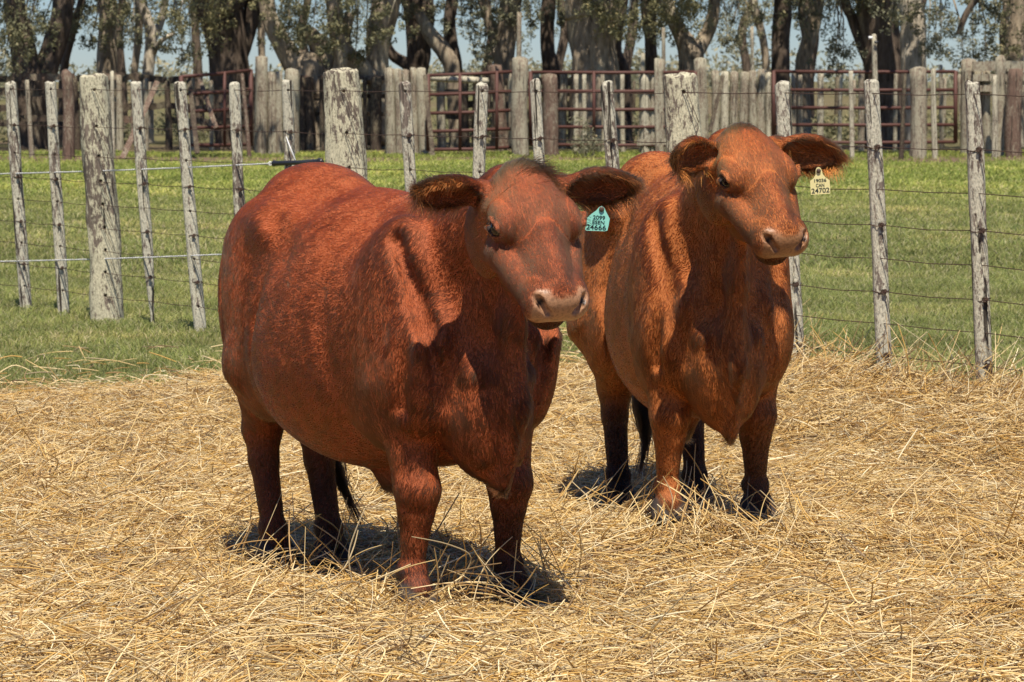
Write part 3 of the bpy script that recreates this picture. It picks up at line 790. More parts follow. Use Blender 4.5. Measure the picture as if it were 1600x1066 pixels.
mesh_obj('loop', *tube([a0 + Vector((-.014 + .012 * math.cos(t_), 0, .010 * math.sin(t_))) for t_ in np.linspace(0, 6.28, 12)], .003, 5), WHITE, hroot)
# loose cord hanging from the thin post by the handle
cp = [on_fence(448, 199) + fo, on_fence(446, 205) + fo, on_fence(452, 222) + fo, on_fence(463, 250) + fo]
co_ = mesh_obj('loose_cord', *tube(cp + [], .0035, 6), WHITE); tag(co_, 'pale cord hanging from the thin post left of the second thick post', 'cord')
# ================================================================== the corral
def log(foot, top, w0, w1, seed, sides=9, segs=9, dome=.4, sq=0.0):
    rng = random.Random(seed); foot, top = Vector(foot), Vector(top)
    ax = (top - foot).normalized(); u = ax.cross(Vector((0, 1, 0))).normalized(); v = ax.cross(u)
    ph = [rng.uniform(-.09, .09) for _ in range(sides)]
    bx, by = rng.uniform(-.12, .12) * w0, rng.uniform(0, 6.28)
    V, Fc = [], []
    ts = [k / segs for k in range(segs + 1)]
    for i, t in enumerate(ts):
        c = foot.lerp(top, t) + u * bx * math.sin(t * 4 + by)
        w = (w0 + (w1 - w0) * t) / 2
        for k in range(sides):
            a = 2 * math.pi * k / sides
            r = w * (1 + ph[k] + rng.uniform(-.05, .05))
            if sq: r *= 1 + sq * (abs(math.cos(2 * a)) - .5)
            V.append(c + u * math.cos(a) * r + v * math.sin(a) * r + ax * (rng.uniform(-.02, .02) if i == segs else 0))
    o = len(V); L = (top - foot).length
    for k in range(sides):
        a = 2 * math.pi * k / sides; w = w1 / 2 * .62
        V.append(top + ax * w1 * .22 * dome + u * math.cos(a) * w + v * math.sin(a) * w)
    V.append(top + ax * w1 * .33 * dome)
    for i in range(segs + 1):
        for k in range(sides):
            a, b = i * sides + k, i * sides + (k + 1) % sides
            Fc.append((a, b, b + sides, a + sides))
    for k in range(sides): Fc.append((o + k, o + (k + 1) % sides, o + sides))
    return V, Fc
YC = 69.0
def P3(px, py, y=YC): return at(px, py, y)
def foot_of(px, y=YC): p = at(px, 200, y); return Vector((p.x, y, -.15))
def px2m(w, y=YC): return w * y / F_PX
_seed = [100]
def cpost(name, tx, ty, fx, w, m, parent=None, y=YC, w1=None, dome=.5, label=None, cat=None, group=None, sq=0, foot_y=None):
    _seed[0] += 1
    top = P3(tx, ty, y); foot = foot_of(fx, y) if foot_y is None else P3(fx, foot_y, y)
    V, Fc = log(foot, top, px2m(w, y), px2m(w1 if w1 else w * .9, y), _seed[0], dome=dome, sq=sq)
    base = Vector((foot.x, foot.y, 0))
    V = [v - base for v in V]
    o = mesh_obj(name, V, Fc, m)
    if parent is not None:
        o.parent = parent; o.location = base - parent.location
    else:
        o.location = base
    if cat: tag(o, label, cat, group)
    return o
def section(name, px, label, cat='fence', group=None, y=YC):
    p = at(px, 200, y); e = empty(name, (p.x, y, 0)); tag(e, label, cat, group); return e
def rail(name, a, b, w, m, parent, seed=1, dome=0):
    V, Fc = log(a, b, w, w * .95, seed, sides=7, segs=6, dome=dome)
    o = mesh_obj(name, V, Fc, m, parent); o.location = -parent.location; return o

# palisades of thick split posts, left to right
def palisade(pxl, posts, label, m=W_GREY, y=YC):
    e = section('palisade', pxl, label, y=y, group='palisades of upright logs in the corral')
    for i, (tx, ty, fx, w, mm) in enumerate(posts):
        cpost('log', tx, ty, fx, w, mm or m, e, y=y - .03 * (i % 3), sq=.12)
    return e
palisade(430, [(408, 90, 409, 21, None), (425, 114, 426, 17, None), (436, 113, 437, 13, None), (455, 110, 458, 25, None)], 'row of four grey logs right of the left red gate, the first one tallest')
palisade(635, [(608, 108, 613, 17, None), (621, 109, 626, 14, None), (633, 110, 638, 12, None), (645, 107, 650, 13, None), (657, 108, 664, 18, None)], 'tight row of five grey logs just left of the middle red gate')
palisade(1020, [(1008, 115, 1008, 18, W_PALE), (1020, 118, 1020, 9, None), (1031, 94, 1031, 15, None)], 'pale log and grey logs left of the third thick fence post')
palisade(1150, [(1094, 93, 1097, 22, None), (1117, 112, 1118, 14, None), (1133, 113, 1131, 12, W_PALE), (1147, 113, 1147, 14, None), (1163, 114, 1163, 15, None), (1176, 112, 1177, 13, None), (1190, 110, 1190, 16, None), (1201, 114, 1202, 9, W_PALE)],
         'long row of grey logs behind the head of the second cow')
palisade(1530, [(1513, 95, 1514, 27, None), (1527, 104, 1527, 15, W_GREY), (1541, 112, 1543, 14, None)], 'row of three grey logs at the right end of the right red gate')
# ---- gates of rust red pipe
def gate(pxl, pxr, ytl, ytr, ybl, ybr, n, uprights, label, y=YC - .1, yr=None, frame=(1, 1), r=.035):
    yr = yr or y
    e = section('pipe_gate', (pxl + pxr) / 2, label, 'gate', 'rust red pipe gates of the corral', y)
    for k in range(n):
        f = k / (n - 1)
        f = f ** .97
        a = P3(pxl, ytl + (ybl - ytl) * f, y); b = P3(pxr, ytr + (ybr - ytr) * f, yr)
        o = mesh_obj('rail', *tube([a, a.lerp(b, .5) + Vector((0, 0, -.01 + .012 * math.sin(k * 3))), b], r, 8), RUST, e); o.location = -e.location
    for j, u in enumerate(([0] if frame[0] else []) + list(uprights) + ([1] if frame[1] else [])):
        a = P3(pxl, ytl, y).lerp(P3(pxr, ytr, yr), u); b = P3(pxl, ybl, y).lerp(P3(pxr, ybr, yr), u)
        off = Vector((0, -.045, 0)) if 0 < u < 1 else Vector((0, 0, 0))
        o = mesh_obj('upright', *tube([a + Vector((0, 0, .02)) + off, b + Vector((0, 0, -.02)) + off], r * (1.25 if u in (0, 1) else .95), 8), RUST, e); o.location = -e.location
    return e
gate(283, 392, 120, 110, 226, 226, 5, [.62], 'red pipe gate standing ajar at the left behind the thin posts', y=67, yr=68.7)
gate(669, 803, 118, 112, 234, 230, 5, [.37, .80], 'red pipe gate with dark rails between the five logs and the tall lichened post', y=68.4, yr=68.8)
gate(829, 1086, 113, 113, 226, 226, 5, [.385], 'wide red pipe gate behind the gap between the two cows')
gate(1209, 1493, 112, 112, 222, 222, 5, [], 'widest red pipe gate on the right with white poles showing through')
# ---- single posts
cpost('corral_post', 812, 92, 815, 26, W_GREY, y=68.2, label='tall lichened corral post with a bored hole, right of the middle red gate', cat='post', sq=.1)
cpost('corral_post', 858, 118, 863, 24, W_BROWN, y=68.2, label='rusty brown stained corral post at the left end of the wide middle gate', cat='post', sq=.2)
cpost('corral_post', 772, 104, 790, 22, W_BROWN, y=71, label='slanting brown post with a rounded head behind the middle red gate', cat='post')
cpost('corral_post', 103, 115, 108, 20, W_BROWN, y=66, label='reddish brown round-headed stake with a square hole, left of the first thick fence post', cat='post', dome=1.2)
cpost('corral_post', 1437, 108, 1435, 28, W_GREY, y=66.5, label='stout smooth grey post in front of the right red gate', cat='post')
cpost('corral_post', 1585, 108, 1585, 26, W_BROWN, y=67.5, label='broad brown post near the right edge with a square-cut top', cat='post', dome=.1)
cpost('corral_post', 1564, 92, 1560, 18, W_GREY, y=68, label='round-topped grey post standing above the rails at the right edge', cat='post', dome=1.2)
cpost('corral_post', 1553, 118, 1556, 10, W_PALE, y=66, label='narrow whitish stake in front of the round-topped post at the right', cat='post')
cpost('corral_post', 1515, 120, 1519, 14, W_BROWN, y=70.5, label='dull brown post behind the three logs right of the right gate', cat='post')
for tx, ty, fx, w, y, lab in [(175, 112, 177, 7, 66, 'thin pale pole standing just right of the first thick fence post'), (42, 126, 50, 8, 67, 'thin grey pole in deep shade between the first two thin posts'),
        (378, 116, 391, 7, 66.5, 'thin straight brown pole leaning against the left red gate'), (811, 20, 811, 9, 71, 'tall thin grey pole rising above the lichened corral post'),
        (1037, 44, 1037, 7, 70, 'tall thin grey pole above the third thick fence post'), (1004, 84, 1004, 8, 70.5, 'grey pole with a ragged tip left of the third thick fence post'),
        (1026, 92, 1027, 8, 67.5, 'dull pointed pole beside the wide middle gate'),
        (1175, 42, 1176, 6, 70, 'tall slim pale pole above the head of the second cow'), (1366, 54, 1368, 9, 66.8, 'tall pale pole with white insulators, right of the second cow'),
        (900, 116, 901, 9, 70.2, 'white lichened pole, left of the pair behind the wide middle gate'), (913, 115, 914, 8, 70.2, 'white lichened pole, right of the pair behind the wide middle gate'), (972, 113, 974, 8, 70.2, 'white lichened pole at the middle of the wide middle gate'),
        (942, 116, 943, 7, 71.2, 'short grey pole showing above a thin fence post'),
        (1282, 110, 1281, 12, 70, 'stout white pole behind the left half of the right red gate'), (1240, 114, 1239, 9, 70, 'slim grey pole close to the left end of the right red gate'), (1251, 118, 1251, 8, 73, 'shaded thin pole at the left of the right red gate'),
        (1330, 112, 1331, 8, 66.2, 'crooked white pole in front of the right red gate'), (1314, 118, 1312, 7, 72, 'shaded thin pole behind the crooked white pole'), (1346, 116, 1346, 11, 72, 'grey pole behind the left of the tall insulator pole'),
        (1400, 116, 1398, 7, 72, 'thin grey pole left of the stout smooth post'), (1459, 108, 1461, 9, 66.4, 'straight white pole right of the stout smooth post'), (1470, 102, 1472, 8, 71, 'knobbly grey pole near the right end of the right red gate')]:
    cpost('pole', tx, ty, fx, w, W_PALE if ('pale' in lab or 'white' in lab) else (W_BROWN if 'brown' in lab else W_GREY), y=y, w1=w * .85, label=lab, cat='pole', group='thin poles about the corral')
# insulators on the tall pole
for k, yy in enumerate((59, 66)):
    a = P3(1366 + (-5 if k == 0 else 4), yy, 66.7)
    V, Fc = tube([a + Vector((-.05, 0, .0)), a + Vector((-.03, 0, .0)), a, a + Vector((.03, 0, 0))], [.02, .035, .022, .03], 8)
    o = mesh_obj('insulator', V, Fc, WHITE if k == 0 else BLACKP); tag(o, ['white insulator near the tip of the tall pale pole', 'dark insulator just below the white one on the tall pale pole'][k], 'insulator')
# thin dark forked stake, leaning plank, rail boards
cpost('stake', 1414, 116, 1407, 8, W_DARK, y=65.5, w1=6, label='dark crooked stake leaning in front of the right red gate', cat='stake', foot_y=266)
def plank(p0, p1, w, th, m, name, parent=None, label=None, cat=None, group=None):
    p0, p1 = Vector(p0), Vector(p1); d = (p1 - p0).normalized(); n = Vector((0, -1, 0)); n = (n - n.dot(d) * d).normalized(); s = d.cross(n)
    V = []
    for t in (0, .35, .7, 1):
        c = p0.lerp(p1, t) + s * random.uniform(-.01, .01); ww = w * random.uniform(.93, 1.05) / 2
        for a, b in ((-1, -1), (1, -1), (1, 1), (-1, 1)): V.append(c + s * a * ww + n * b * th / 2)
    Fc = [(0, 3, 2, 1), (12, 13, 14, 15)] + [(i * 4 + k, i * 4 + (k + 1) % 4, i * 4 + 4 + (k + 1) % 4, i * 4 + 4 + k) for i in range(3) for k in range(4)]
    base = Vector((p0.x, p0.y, p0.z)) if parent is None else parent.location
    o = mesh_obj(name, [v - base for v in V], Fc, m, parent, smooth=False)
    if parent is None: o.location = base
    if cat: tag(o, label, cat, group)
    return o
plank(P3(190, 248, 65.5), P3(246, 128, 67), .11, .04, W_BROWN, 'plank', label='brown plank propped diagonally against the board fence', cat='plank')
plank(P3(311, 122, 67.9), P3(338, 200, 67.2), .09, .035, W_BROWN, 'plank', label='brown plank slanting across the left red gate', cat='plank')
plank(P3(295, 118, 67.3), P3(308, 240, 66.3), .10, .035, W_DARK, 'plank', label='darker plank leaning at the hinge of the left red gate', cat='plank')
plank(P3(1130, 118, 68.0), P3(1110, 205, 67.6), .08, .03, W_DARK, 'plank', label='dark stick leaning across the long row of grey logs', cat='plank')
plank(P3(995, 222, 68.5), P3(1065, 221, 68.5), .13, .05, W_GREY, 'plank', label='low grey board lying along the foot of the logs', cat='plank')
plank(P3(664, 118, 68.1), P3(676, 246, 67.2), .09, .04, W_DARK, 'plank', label='dark slat leaning on the hinge side of the middle red gate', cat='plank')
V, Fc = log(P3(668, 121, 69.2), P3(762, 127, 69.4), .16, .13, 77, dome=.3)
bl = P3(715, 124, 69.3); o = mesh_obj('pole', [v - bl for v in V], Fc, W_PALE); o.location = bl; tag(o, 'pale peeled pole lying level across the top of the middle red gate', 'pole')
# board fence on the left, boards with gaps, posts between them
bf = section('board_fence', 200, 'old board fence in the shade behind the left-hand posts', y=74.5)
rnb = random.Random(12)
for r_, (yt, w, m) in enumerate([(122, .15, W_DARK), (146, .17, W_DARK), (168, .15, W_DARK), (190, .15, W_DARK)]):  # boards coloured dark, painting in the shade of the grove
    xs = [-90, 20, 118, 152, 186, 215, 262, 300, 340, 400]
    for a, b in zip(xs[:-1], xs[1:]):
        if rnb.random() < .70: plank(P3(a + 1, yt + rnb.uniform(-5, 5), 74.5), P3(b - 1, yt + rnb.uniform(-5, 5), 74.5), w, .04, m if rnb.random() < .7 else W_BROWN, 'board', bf)
for x_ in (-88, 22, 118, 152, 186, 214, 228, 262, 300, 330, 398):
    _seed[0] += 1
    V, Fc = log(foot_of(x_ + 1, 74.3), P3(x_, 118 + random.uniform(-6, 12), 74.3), px2m(random.uniform(7, 14), 72), px2m(9, 72), _seed[0])
    o = mesh_obj('post', V, Fc, W_DARK if x_ % 3 else W_GREY, bf); o.location = -bf.location
# rails behind the middle
rf = section('rail_fence', 540, 'dark rail fence in the shade between the two rows of logs', y=74.6)
for yt, m in [(121, W_BROWN), (150, W_DARK), (178, W_DARK)]:
    for a, b in ((462, 530), (530, 604)): plank(P3(a, yt, 74.6), P3(b, yt + 1, 74.6), .10, .05, m, 'rail', rf)
for x_, w in ((470, 18), (484, 17), (503, 9), (514, 8), (540, 16), (556, 9), (570, 8), (588, 20)):
    _seed[0] += 1
    V, Fc = log(foot_of(x_, 74.3), P3(x_, 122, 74.3), px2m(w, 72), px2m(w * .9, 72), _seed[0])
    o = mesh_obj('post', V, Fc, W_DARK, rf); o.location = -rf.location
rf2 = section('rail_fence', 1560, 'grey rail fence with two thick top rails at the right edge', y=68.7)
for yt, w in [(104, .20), (122, .14), (139, .13)]:
    for a, b in ((1520, 1562), (1562, 1640), (1640, 1720)): plank(P3(a, yt, 68.7), P3(b, yt - 1, 68.7), w, .10, W_GREY, 'rail', rf2)
for x_ in (1640, 1705):
    _seed[0] += 1
    V, Fc = log(foot_of(x_, 68.9), P3(x_, 98, 68.9), .3, .27, _seed[0]); o = mesh_obj('post', V, Fc, W_GREY, rf2); o.location = -rf2.location
# board pen behind the middle gate and the wide gate
pen = section('board_pen', 770, 'board pen with gaps seen through the middle red gates', y=76)
rnd = random.Random(4)
for yt in (127, 146, 163, 180, 196):
    x_ = 690
    while x_ < 905:
        w_ = rnd.uniform(28, 50); 
        if rnd.random() > .22: plank(P3(x_, yt + rnd.uniform(-2, 2), 76), P3(x_ + w_ - 2, yt + rnd.uniform(-2, 2), 76), rnd.uniform(.15, .2), .04, rnd.choice([W_DARK, W_GREY, W_BROWN]), 'board', pen)
        x_ += w_
for x_ in (690, 727, 745, 800, 838, 880, 905):
    _seed[0] += 1
    V, Fc = log(foot_of(x_, 75.7), P3(x_, 114, 75.7), .2, .18, _seed[0]); o = mesh_obj('post', V, Fc, W_DARK if x_ % 2 else W_GREY, pen); o.location = -pen.location
# far poles seen through the right gate and the wide gate
far = section('pole_fence', 1300, 'further fence of dark poles and wire in the trees behind the right gate', y=88)
for k, x_ in enumerate(list(range(940, 1100, 15)) + list(range(1215, 1600, 24))):
    x2 = x_ + rnd.uniform(-6, 6); _seed[0] += 1
    V, Fc = log(foot_of(x2, 88 + k % 3), P3(x2 + rnd.uniform(-3, 3), rnd.uniform(114, 128), 88 + k % 3), rnd.uniform(.09, .16), rnd.uniform(.08, .13), _seed[0], segs=5, sides=7)
    o = mesh_obj('post', V, Fc, W_GREY if k % 3 else W_DARK, far); o.location = -far.location
# ================================================================== trees
def bark_material(name, base, light, amount):
    m, t, b = mat(name)
    info = t.nodes.new('ShaderNodeObjectInfo')
    oc = obj_coord(t, (1, 1, .28))
    n1 = noise_node(t, 9, 6, oc, .7); n2 = noise_node(t, 1.6, 3, oc); n3 = noise_node(t, 26, 4, oc, .7)
    w = ramp_node(t, n1.outputs[0], [(.32, tuple(v * .35 for v in base)), (.5, base), (.68, tuple(v * 1.6 for v in base))])
    lf = ramp_node(t, n2.outputs[0], [(.62 - amount * .3, (0, 0, 0)), (.70 - amount * .3, (1, 1, 1))])
    f3 = ramp_node(t, n3.outputs[0], [(.42, (0, 0, 0)), (.58, (1, 1, 1))])
    mm = mix_node(t, 1.0, lf.outputs[0], f3.outputs[0], 'MULTIPLY')
    c = mix_node(t, mm, w.outputs[0], light)
    t.links.new(c, b.inputs['Base Color']); b.inputs['Roughness'].default_value = .9; b.inputs['Specular IOR Level'].default_value = .1
    bump(t, b, n1.outputs[0], 1.0, .06)
    return m
BARK = [bark_material('dark_bark', (.14, .105, .078), (.32, .27, .19), .2), bark_material('brown_bark', (.34, .27, .19), (.52, .46, .33), .4), bark_material('pale_bark', (.48, .41, .31), (.64, .58, .46), .5)]
def leaf_material(name, c):
    m, t, b = mat(name)
    a = t.nodes.new('ShaderNodeAttribute'); a.attribute_name = 'shade'
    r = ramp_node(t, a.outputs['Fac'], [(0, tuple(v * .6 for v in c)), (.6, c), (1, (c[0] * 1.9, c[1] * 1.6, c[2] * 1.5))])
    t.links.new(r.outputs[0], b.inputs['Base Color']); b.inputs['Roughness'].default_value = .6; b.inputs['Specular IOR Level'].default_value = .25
    tr = t.nodes.new('ShaderNodeBsdfTranslucent'); t.links.new(r.outputs[0], tr.inputs[0])
    mx = t.nodes.new('ShaderNodeMixShader'); mx.inputs[0].default_value = .3
    t.links.new(b.outputs[0], mx.inputs[1]); t.links.new(tr.outputs[0], mx.inputs[2]); t.links.new(mx.outputs[0], t.nodes['Material Output'].inputs['Surface'])
    return m
LEAF = [leaf_material('olive_leaves', (.23, .225, .12)), leaf_material('grey_green_leaves', (.28, .275, .17)), leaf_material('yellow_green_leaves', (.32, .30, .15))]
def leaf_cloud(centres, radii, per, size, seed):
    """small leaf-shaped blades grouped into sprays about each centre"""
    rng = np.random.default_rng(seed)
    C = np.repeat(centres, per, 0); Rr = np.repeat(radii, per, 0); n = len(C)
    d = rng.normal(0, 1, (n, 3)); d /= np.linalg.norm(d, axis=1, keepdims=True); rad = rng.random((n, 1)) ** .45
    P = C + d * rad * Rr
    sz = size * (.6 + .8 * rng.random((n, 1)))
    a = unit(rng.normal(0, 1, (n, 3)) + np.array((0, 0, -.3))); b = unit(np.cross(a, rng.normal(0, 1, (n, 3))))
    V = np.stack([P - a * sz, P + b * sz * .42, P + a * sz, P - b * sz * .42], 1).reshape(-1, 3)
    Q = np.arange(n * 4).reshape(n, 4)
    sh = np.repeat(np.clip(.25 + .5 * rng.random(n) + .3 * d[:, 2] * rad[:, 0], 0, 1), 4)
    return V, Q, sh
def crown_obj(V, Q, sh, m, parent, name='crown'):
    me = np_mesh(name, V - np.array(parent.location) if parent is not None else V, Q)
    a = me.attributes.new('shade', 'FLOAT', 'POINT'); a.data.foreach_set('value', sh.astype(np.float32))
    me.materials.append(m)
    o = bpy.data.objects.new(name, me); COL.objects.link(o); o.parent = parent
    return o
def limb_tube(pts, rads, seed, sides=12, sub=5):
    """smooth knobbly limb through control points"""
    P = [Vector(p) for p in pts]; out, rr = [], []
    for i in range(len(P) - 1):
        p0, p1, p2, p3 = P[max(i - 1, 0)], P[i], P[i + 1], P[min(i + 2, len(P) - 1)]
        for k in range(sub):
            t = k / sub
            out.append(.5 * ((2 * p1) + (-p0 + p2) * t + (2 * p0 - 5 * p1 + 4 * p2 - p3) * t * t + (-p0 + 3 * p1 - 3 * p2 + p3) * t ** 3))
            rr.append(rads[i] + (rads[i + 1] - rads[i]) * t)
    out.append(P[-1]); rr.append(rads[-1])
    V, Fc = tube(out, rr, sides)
    Va = np.array([tuple(v) for v in V]); ctr = np.repeat(np.array([tuple(v) for v in out]), sides, 0)
    rad = np.repeat(np.array(rr), sides)[:, None]
    dv = Va - ctr
    nz = vnoise(Va * (1, 1, .45), 2.2, seed) * .16 + vnoise(Va * (1, 1, .3), 6.5, seed + 9) * .09
    Va = ctr + dv * (1 + nz[:, None])
    return [tuple(v) for v in Va], Fc
def tree(label, y, limbs, bark, leaf, hang, crown_r=4.0, seed=1, cat='tree', top=7.0, cz=8.0, cloud=26, cx=None):
    """limbs: list of [(px, py, width px), ...] from the ground up; hang: sprays (px, py, radius m) low enough to be in the picture"""
    base_px = limbs[0][0][0]
    b = at(base_px, 200, y)
    root = empty('tree', (b.x, y, 0)); tag(root, label, cat)
    parts = []
    for j, L in enumerate(limbs):
        pts, rads = [], []
        if j == 0:
            w0 = L[0][2] * y / F_PX / 2
            pts += [Vector((b.x, y, -.3))]; rads += [w0 * 1.45]
        for (px, py, w) in L:
            p = at(px, py, y); p.y += (.0 if j == 0 else (.3 if j % 2 else -.3) * (len(pts) > 0)); pts.append(p); rads.append(w * y / F_PX / 2)
        # carry on upwards beyond the frame into the crown
        if L[-1][1] <= 5:
            d = (pts[-1] - pts[-2]).normalized() if len(pts) > 1 else Vector((0, 0, 1))
            d = (d + Vector((0, 0, .8))).normalized()
            pts += [pts[-1] + d * 2.0, pts[-1] + d * 4.2 + Vector((.3 * math.sin(seed + j), .3, 0))]; rads += [rads[-1] * .75, rads[-1] * .35]
        parts.append(limb_tube([p - root.location for p in pts], rads, seed + j * 3))
    V, Fc = join(parts)
    mesh_obj('trunk', V, Fc, BARK[bark], root)
    rng = np.random.default_rng(seed)
    n = int(cloud * .62)
    cc = np.array([b.x if cx is None else cx, y - 4.2, cz]) + rng.normal(0, 1, (n, 3)) * np.array([crown_r * .5, crown_r * .55, 1.2])
    cc[:, 2] = np.maximum(cc[:, 2], 4.6)
    V1, Q1, s1 = leaf_cloud(cc, np.full((n, 1), 1.15), 85, .16, seed + 50)
    Vs, Qs, ss = [V1], [Q1], [s1]
    if len(hang) > 1 or crown_r > 3:
        top_px = limbs[0][-1][0]; hang = list(hang) + [(top_px + float(rng.uniform(-55, 55)), float(rng.uniform(-15, 30)), float(rng.uniform(.3, .5))) for _ in range(2)]
    if hang:
        hc = np.array([tuple(at(px, py, y - .7 - 1.1 * (k % 3))) for k, (px, py, r) in enumerate(hang)]); hr = np.array([[r] for _, _, r in hang])
        # each hanging spray: a few sub-sprays
        sub = np.repeat(hc, 11, 0) + rng.normal(0, 1, (len(hc) * 11, 3)) * np.repeat(hr, 11, 0) * np.array((.75, .6, .62)); sr = np.repeat(hr, 11, 0) * .36
        V2, Q2, s2 = leaf_cloud(sub, sr, 34, .040, seed + 70)
        Vs.append(V2); Qs.append(Q2 + len(V1)); ss.append(s2)
        # twigs that carry them
        tw = []
        for (c, r) in zip(hc, hr[:, 0]):
            q = Vector(c); tp = q + Vector((random.uniform(-.5, .5), .5, 1.6 + r))
            tw.append(tube([q - root.location + Vector((0, 0, -r * .5)), q.lerp(tp, .4) - root.location + Vector((.12, 0, 0)), tp - root.location], [.008, .018, .03], 5))
        tag(mesh_obj('twigs', *join(tw), BARK[bark], root), kind='stuff')
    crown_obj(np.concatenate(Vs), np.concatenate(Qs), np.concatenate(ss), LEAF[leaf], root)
    return root
T = tree
T('dark twin-stemmed tree at the far left edge', 76, [[(48, 225, 62), (46, 150, 56), (38, 90, 44), (28, 40, 36), (22, 0, 34)], [(50, 170, 44), (72, 100, 40), (88, 50, 36), (97, 0, 36)]], 0, 0,
  [(5, 40, .55), (20, 75, .5), (45, 15, .5), (2, 95, .45), (60, 45, .3), (32, 60, .4)], seed=1)
T('thin dark tree leaning right beside the twin-stemmed tree', 80, [[(98, 215, 17), (99, 120, 15), (108, 70, 14), (118, 30, 13), (128, 0, 12)]], 0, 0, [(118, 30, .35), (140, 60, .3)], seed=2, crown_r=2.6, cloud=12)
T('straight brown tree behind the first thick fence post', 82, [[(166, 215, 32), (167, 120, 30), (168, 60, 30), (168, 0, 31)]], 1, 0, [(150, 25, .45), (172, 45, .35), (186, 12, .35)], seed=3)
T('narrow brown tree left of the pale forked one', 84, [[(211, 215, 13), (210, 120, 12), (216, 60, 14), (218, 0, 15)]], 1, 1, [(198, 28, .3)], seed=4, crown_r=2.6, cloud=10)
T('pale forked tree with smooth light bark', 83, [[(230, 215, 22), (231, 120, 20), (236, 60, 20), (229, 25, 17), (222, 0, 15)], [(236, 64, 16), (248, 38, 12), (256, 0, 12)], [(240, 85, 9), (252, 66, 8), (275, 52, 6)]], 2, 1, [(205, 55, .3), (262, 70, .35), (285, 88, .3)], seed=5)
T('massive dark tree behind the left red gate', 76, [[(366, 225, 72), (362, 140, 66), (358, 80, 64), (350, 30, 76), (345, 0, 84)], [(372, 90, 30), (388, 40, 26), (395, 0, 26)]], 0, 2, [(285, 12, .55), (305, 30, .6), (320, 10, .5), (330, 45, .4), (298, 55, .4), (268, 30, .35), (345, 22, .4)], seed=6)
T('thin tree between the massive dark tree and the spreading one', 82, [[(411, 215, 13), (410, 120, 12), (408, 50, 12), (407, 0, 12)]], 1, 1, [(402, 10, .3)], seed=7, crown_r=2.5, cloud=8)
T('wide spreading mossy tree with low sweeping limbs', 75, [[(500, 225, 60), (498, 150, 62), (480, 108, 58), (458, 95, 40), (436, 60, 30), (420, 25, 28), (416, 0, 28)], [(500, 135, 56), (508, 100, 44), (492, 62, 28), (475, 48, 20)], [(530, 140, 50), (540, 95, 34), (528, 50, 26), (522, 0, 24)], [(590, 225, 40), (590, 130, 36), (588, 80, 36), (596, 40, 42), (604, 0, 46)], [(592, 130, 30), (560, 98, 26), (540, 70, 20), (548, 20, 18)]],
  1, 0, [(455, 12, .5), (470, 40, .5), (490, 20, .55), (465, 70, .35), (510, 45, .5), (530, 20, .5), (545, 55, .45), (560, 30, .4), (500, 75, .35), (572, 60, .4), (580, 20, .4), (600, 45, .35), (555, 85, .3), (450, 50, .3)], seed=8, crown_r=5, cloud=36)
T('black-barked tree with a low crook left of the middle gate', 79, [[(652, 215, 30), (652, 120, 32), (655, 85, 38), (650, 40, 34), (645, 0, 36)], [(650, 105, 22), (628, 96, 22), (612, 84, 18), (606, 70, 10)], [(655, 85, 26), (668, 40, 20), (670, 0, 16)]], 0, 0, [(628, 12, .25)], seed=9)
T('brown bowed tree arching from the black-barked one', 77, [[(714, 215, 26), (708, 115, 26), (697, 85, 26), (680, 62, 24), (664, 40, 20), (655, 20, 14)]], 1, 1, [], seed=10, crown_r=1.5, cloud=3)
T('dark slightly curved tree right of the bowed one', 80, [[(717, 215, 16), (715, 110, 17), (704, 65, 22), (702, 30, 19), (706, 0, 20)]], 0, 1, [(735, 30, .35), (742, 55, .35), (750, 85, .3), (735, 5, .3)], seed=11)
T('brown tree forking behind the tall lichened corral post', 78, [[(788, 215, 40), (786, 120, 36), (790, 70, 34), (797, 30, 34), (800, 0, 36)], [(778, 90, 18), (770, 50, 18), (762, 22, 14), (758, 0, 12)]], 1, 1, [(760, 60, .25), (826, 18, .3), (770, 20, .2)], seed=12)
T('dark narrow tree with a flared foot above the brown stained post', 80, [[(862, 215, 34), (860, 112, 28), (855, 80, 22), (855, 40, 20), (857, 0, 21)]], 0, 1, [(870, 30, .2)], seed=13, crown_r=3, cloud=14)
T('thickest grey-brown tree behind the wide middle gate', 76, [[(932, 225, 88), (930, 120, 78), (926, 70, 74), (928, 30, 78), (924, 0, 84)]], 1, 2, [(950, 22, .4), (965, 45, .4), (980, 25, .35), (940, 10, .3), (990, 50, .3)], seed=14, crown_r=4.5)
T('dark leaning tree just right of the thickest tree', 81, [[(975, 215, 26), (972, 120, 26), (962, 80, 18), (966, 40, 16), (972, 0, 18)]], 0, 0, [(985, 8, .3)], seed=15, crown_r=3, cloud=12)
T('narrow black tree behind the third thick fence post', 80, [[(1016, 215, 22), (1018, 110, 22), (1016, 60, 20), (1014, 0, 26)]], 0, 2, [(1005, 15, .4), (1020, 38, .35), (1038, 20, .45)], seed=16, crown_r=3, cloud=14)
T('brown tree forking wide above the long row of logs', 77, [[(1080, 215, 44), (1078, 115, 38), (1078, 85, 40), (1062, 50, 24), (1048, 20, 22), (1040, 0, 22)], [(1080, 90, 34), (1098, 66, 26), (1112, 35, 20), (1117, 0, 18)]], 1, 2, [(1060, 18, .5), (1080, 35, .45), (1095, 12, .4), (1050, 45, .3), (1075, 5, .4)], seed=17)
T('slim brown tree left of the two shaded stems', 84, [[(1198, 215, 14), (1197, 110, 14), (1192, 60, 13), (1182, 20, 14), (1176, 0, 15)]], 1, 1, [(1150, 30, .45), (1165, 60, .35), (1140, 10, .4), (1135, 60, .3)], seed=18, crown_r=3, cloud=12)
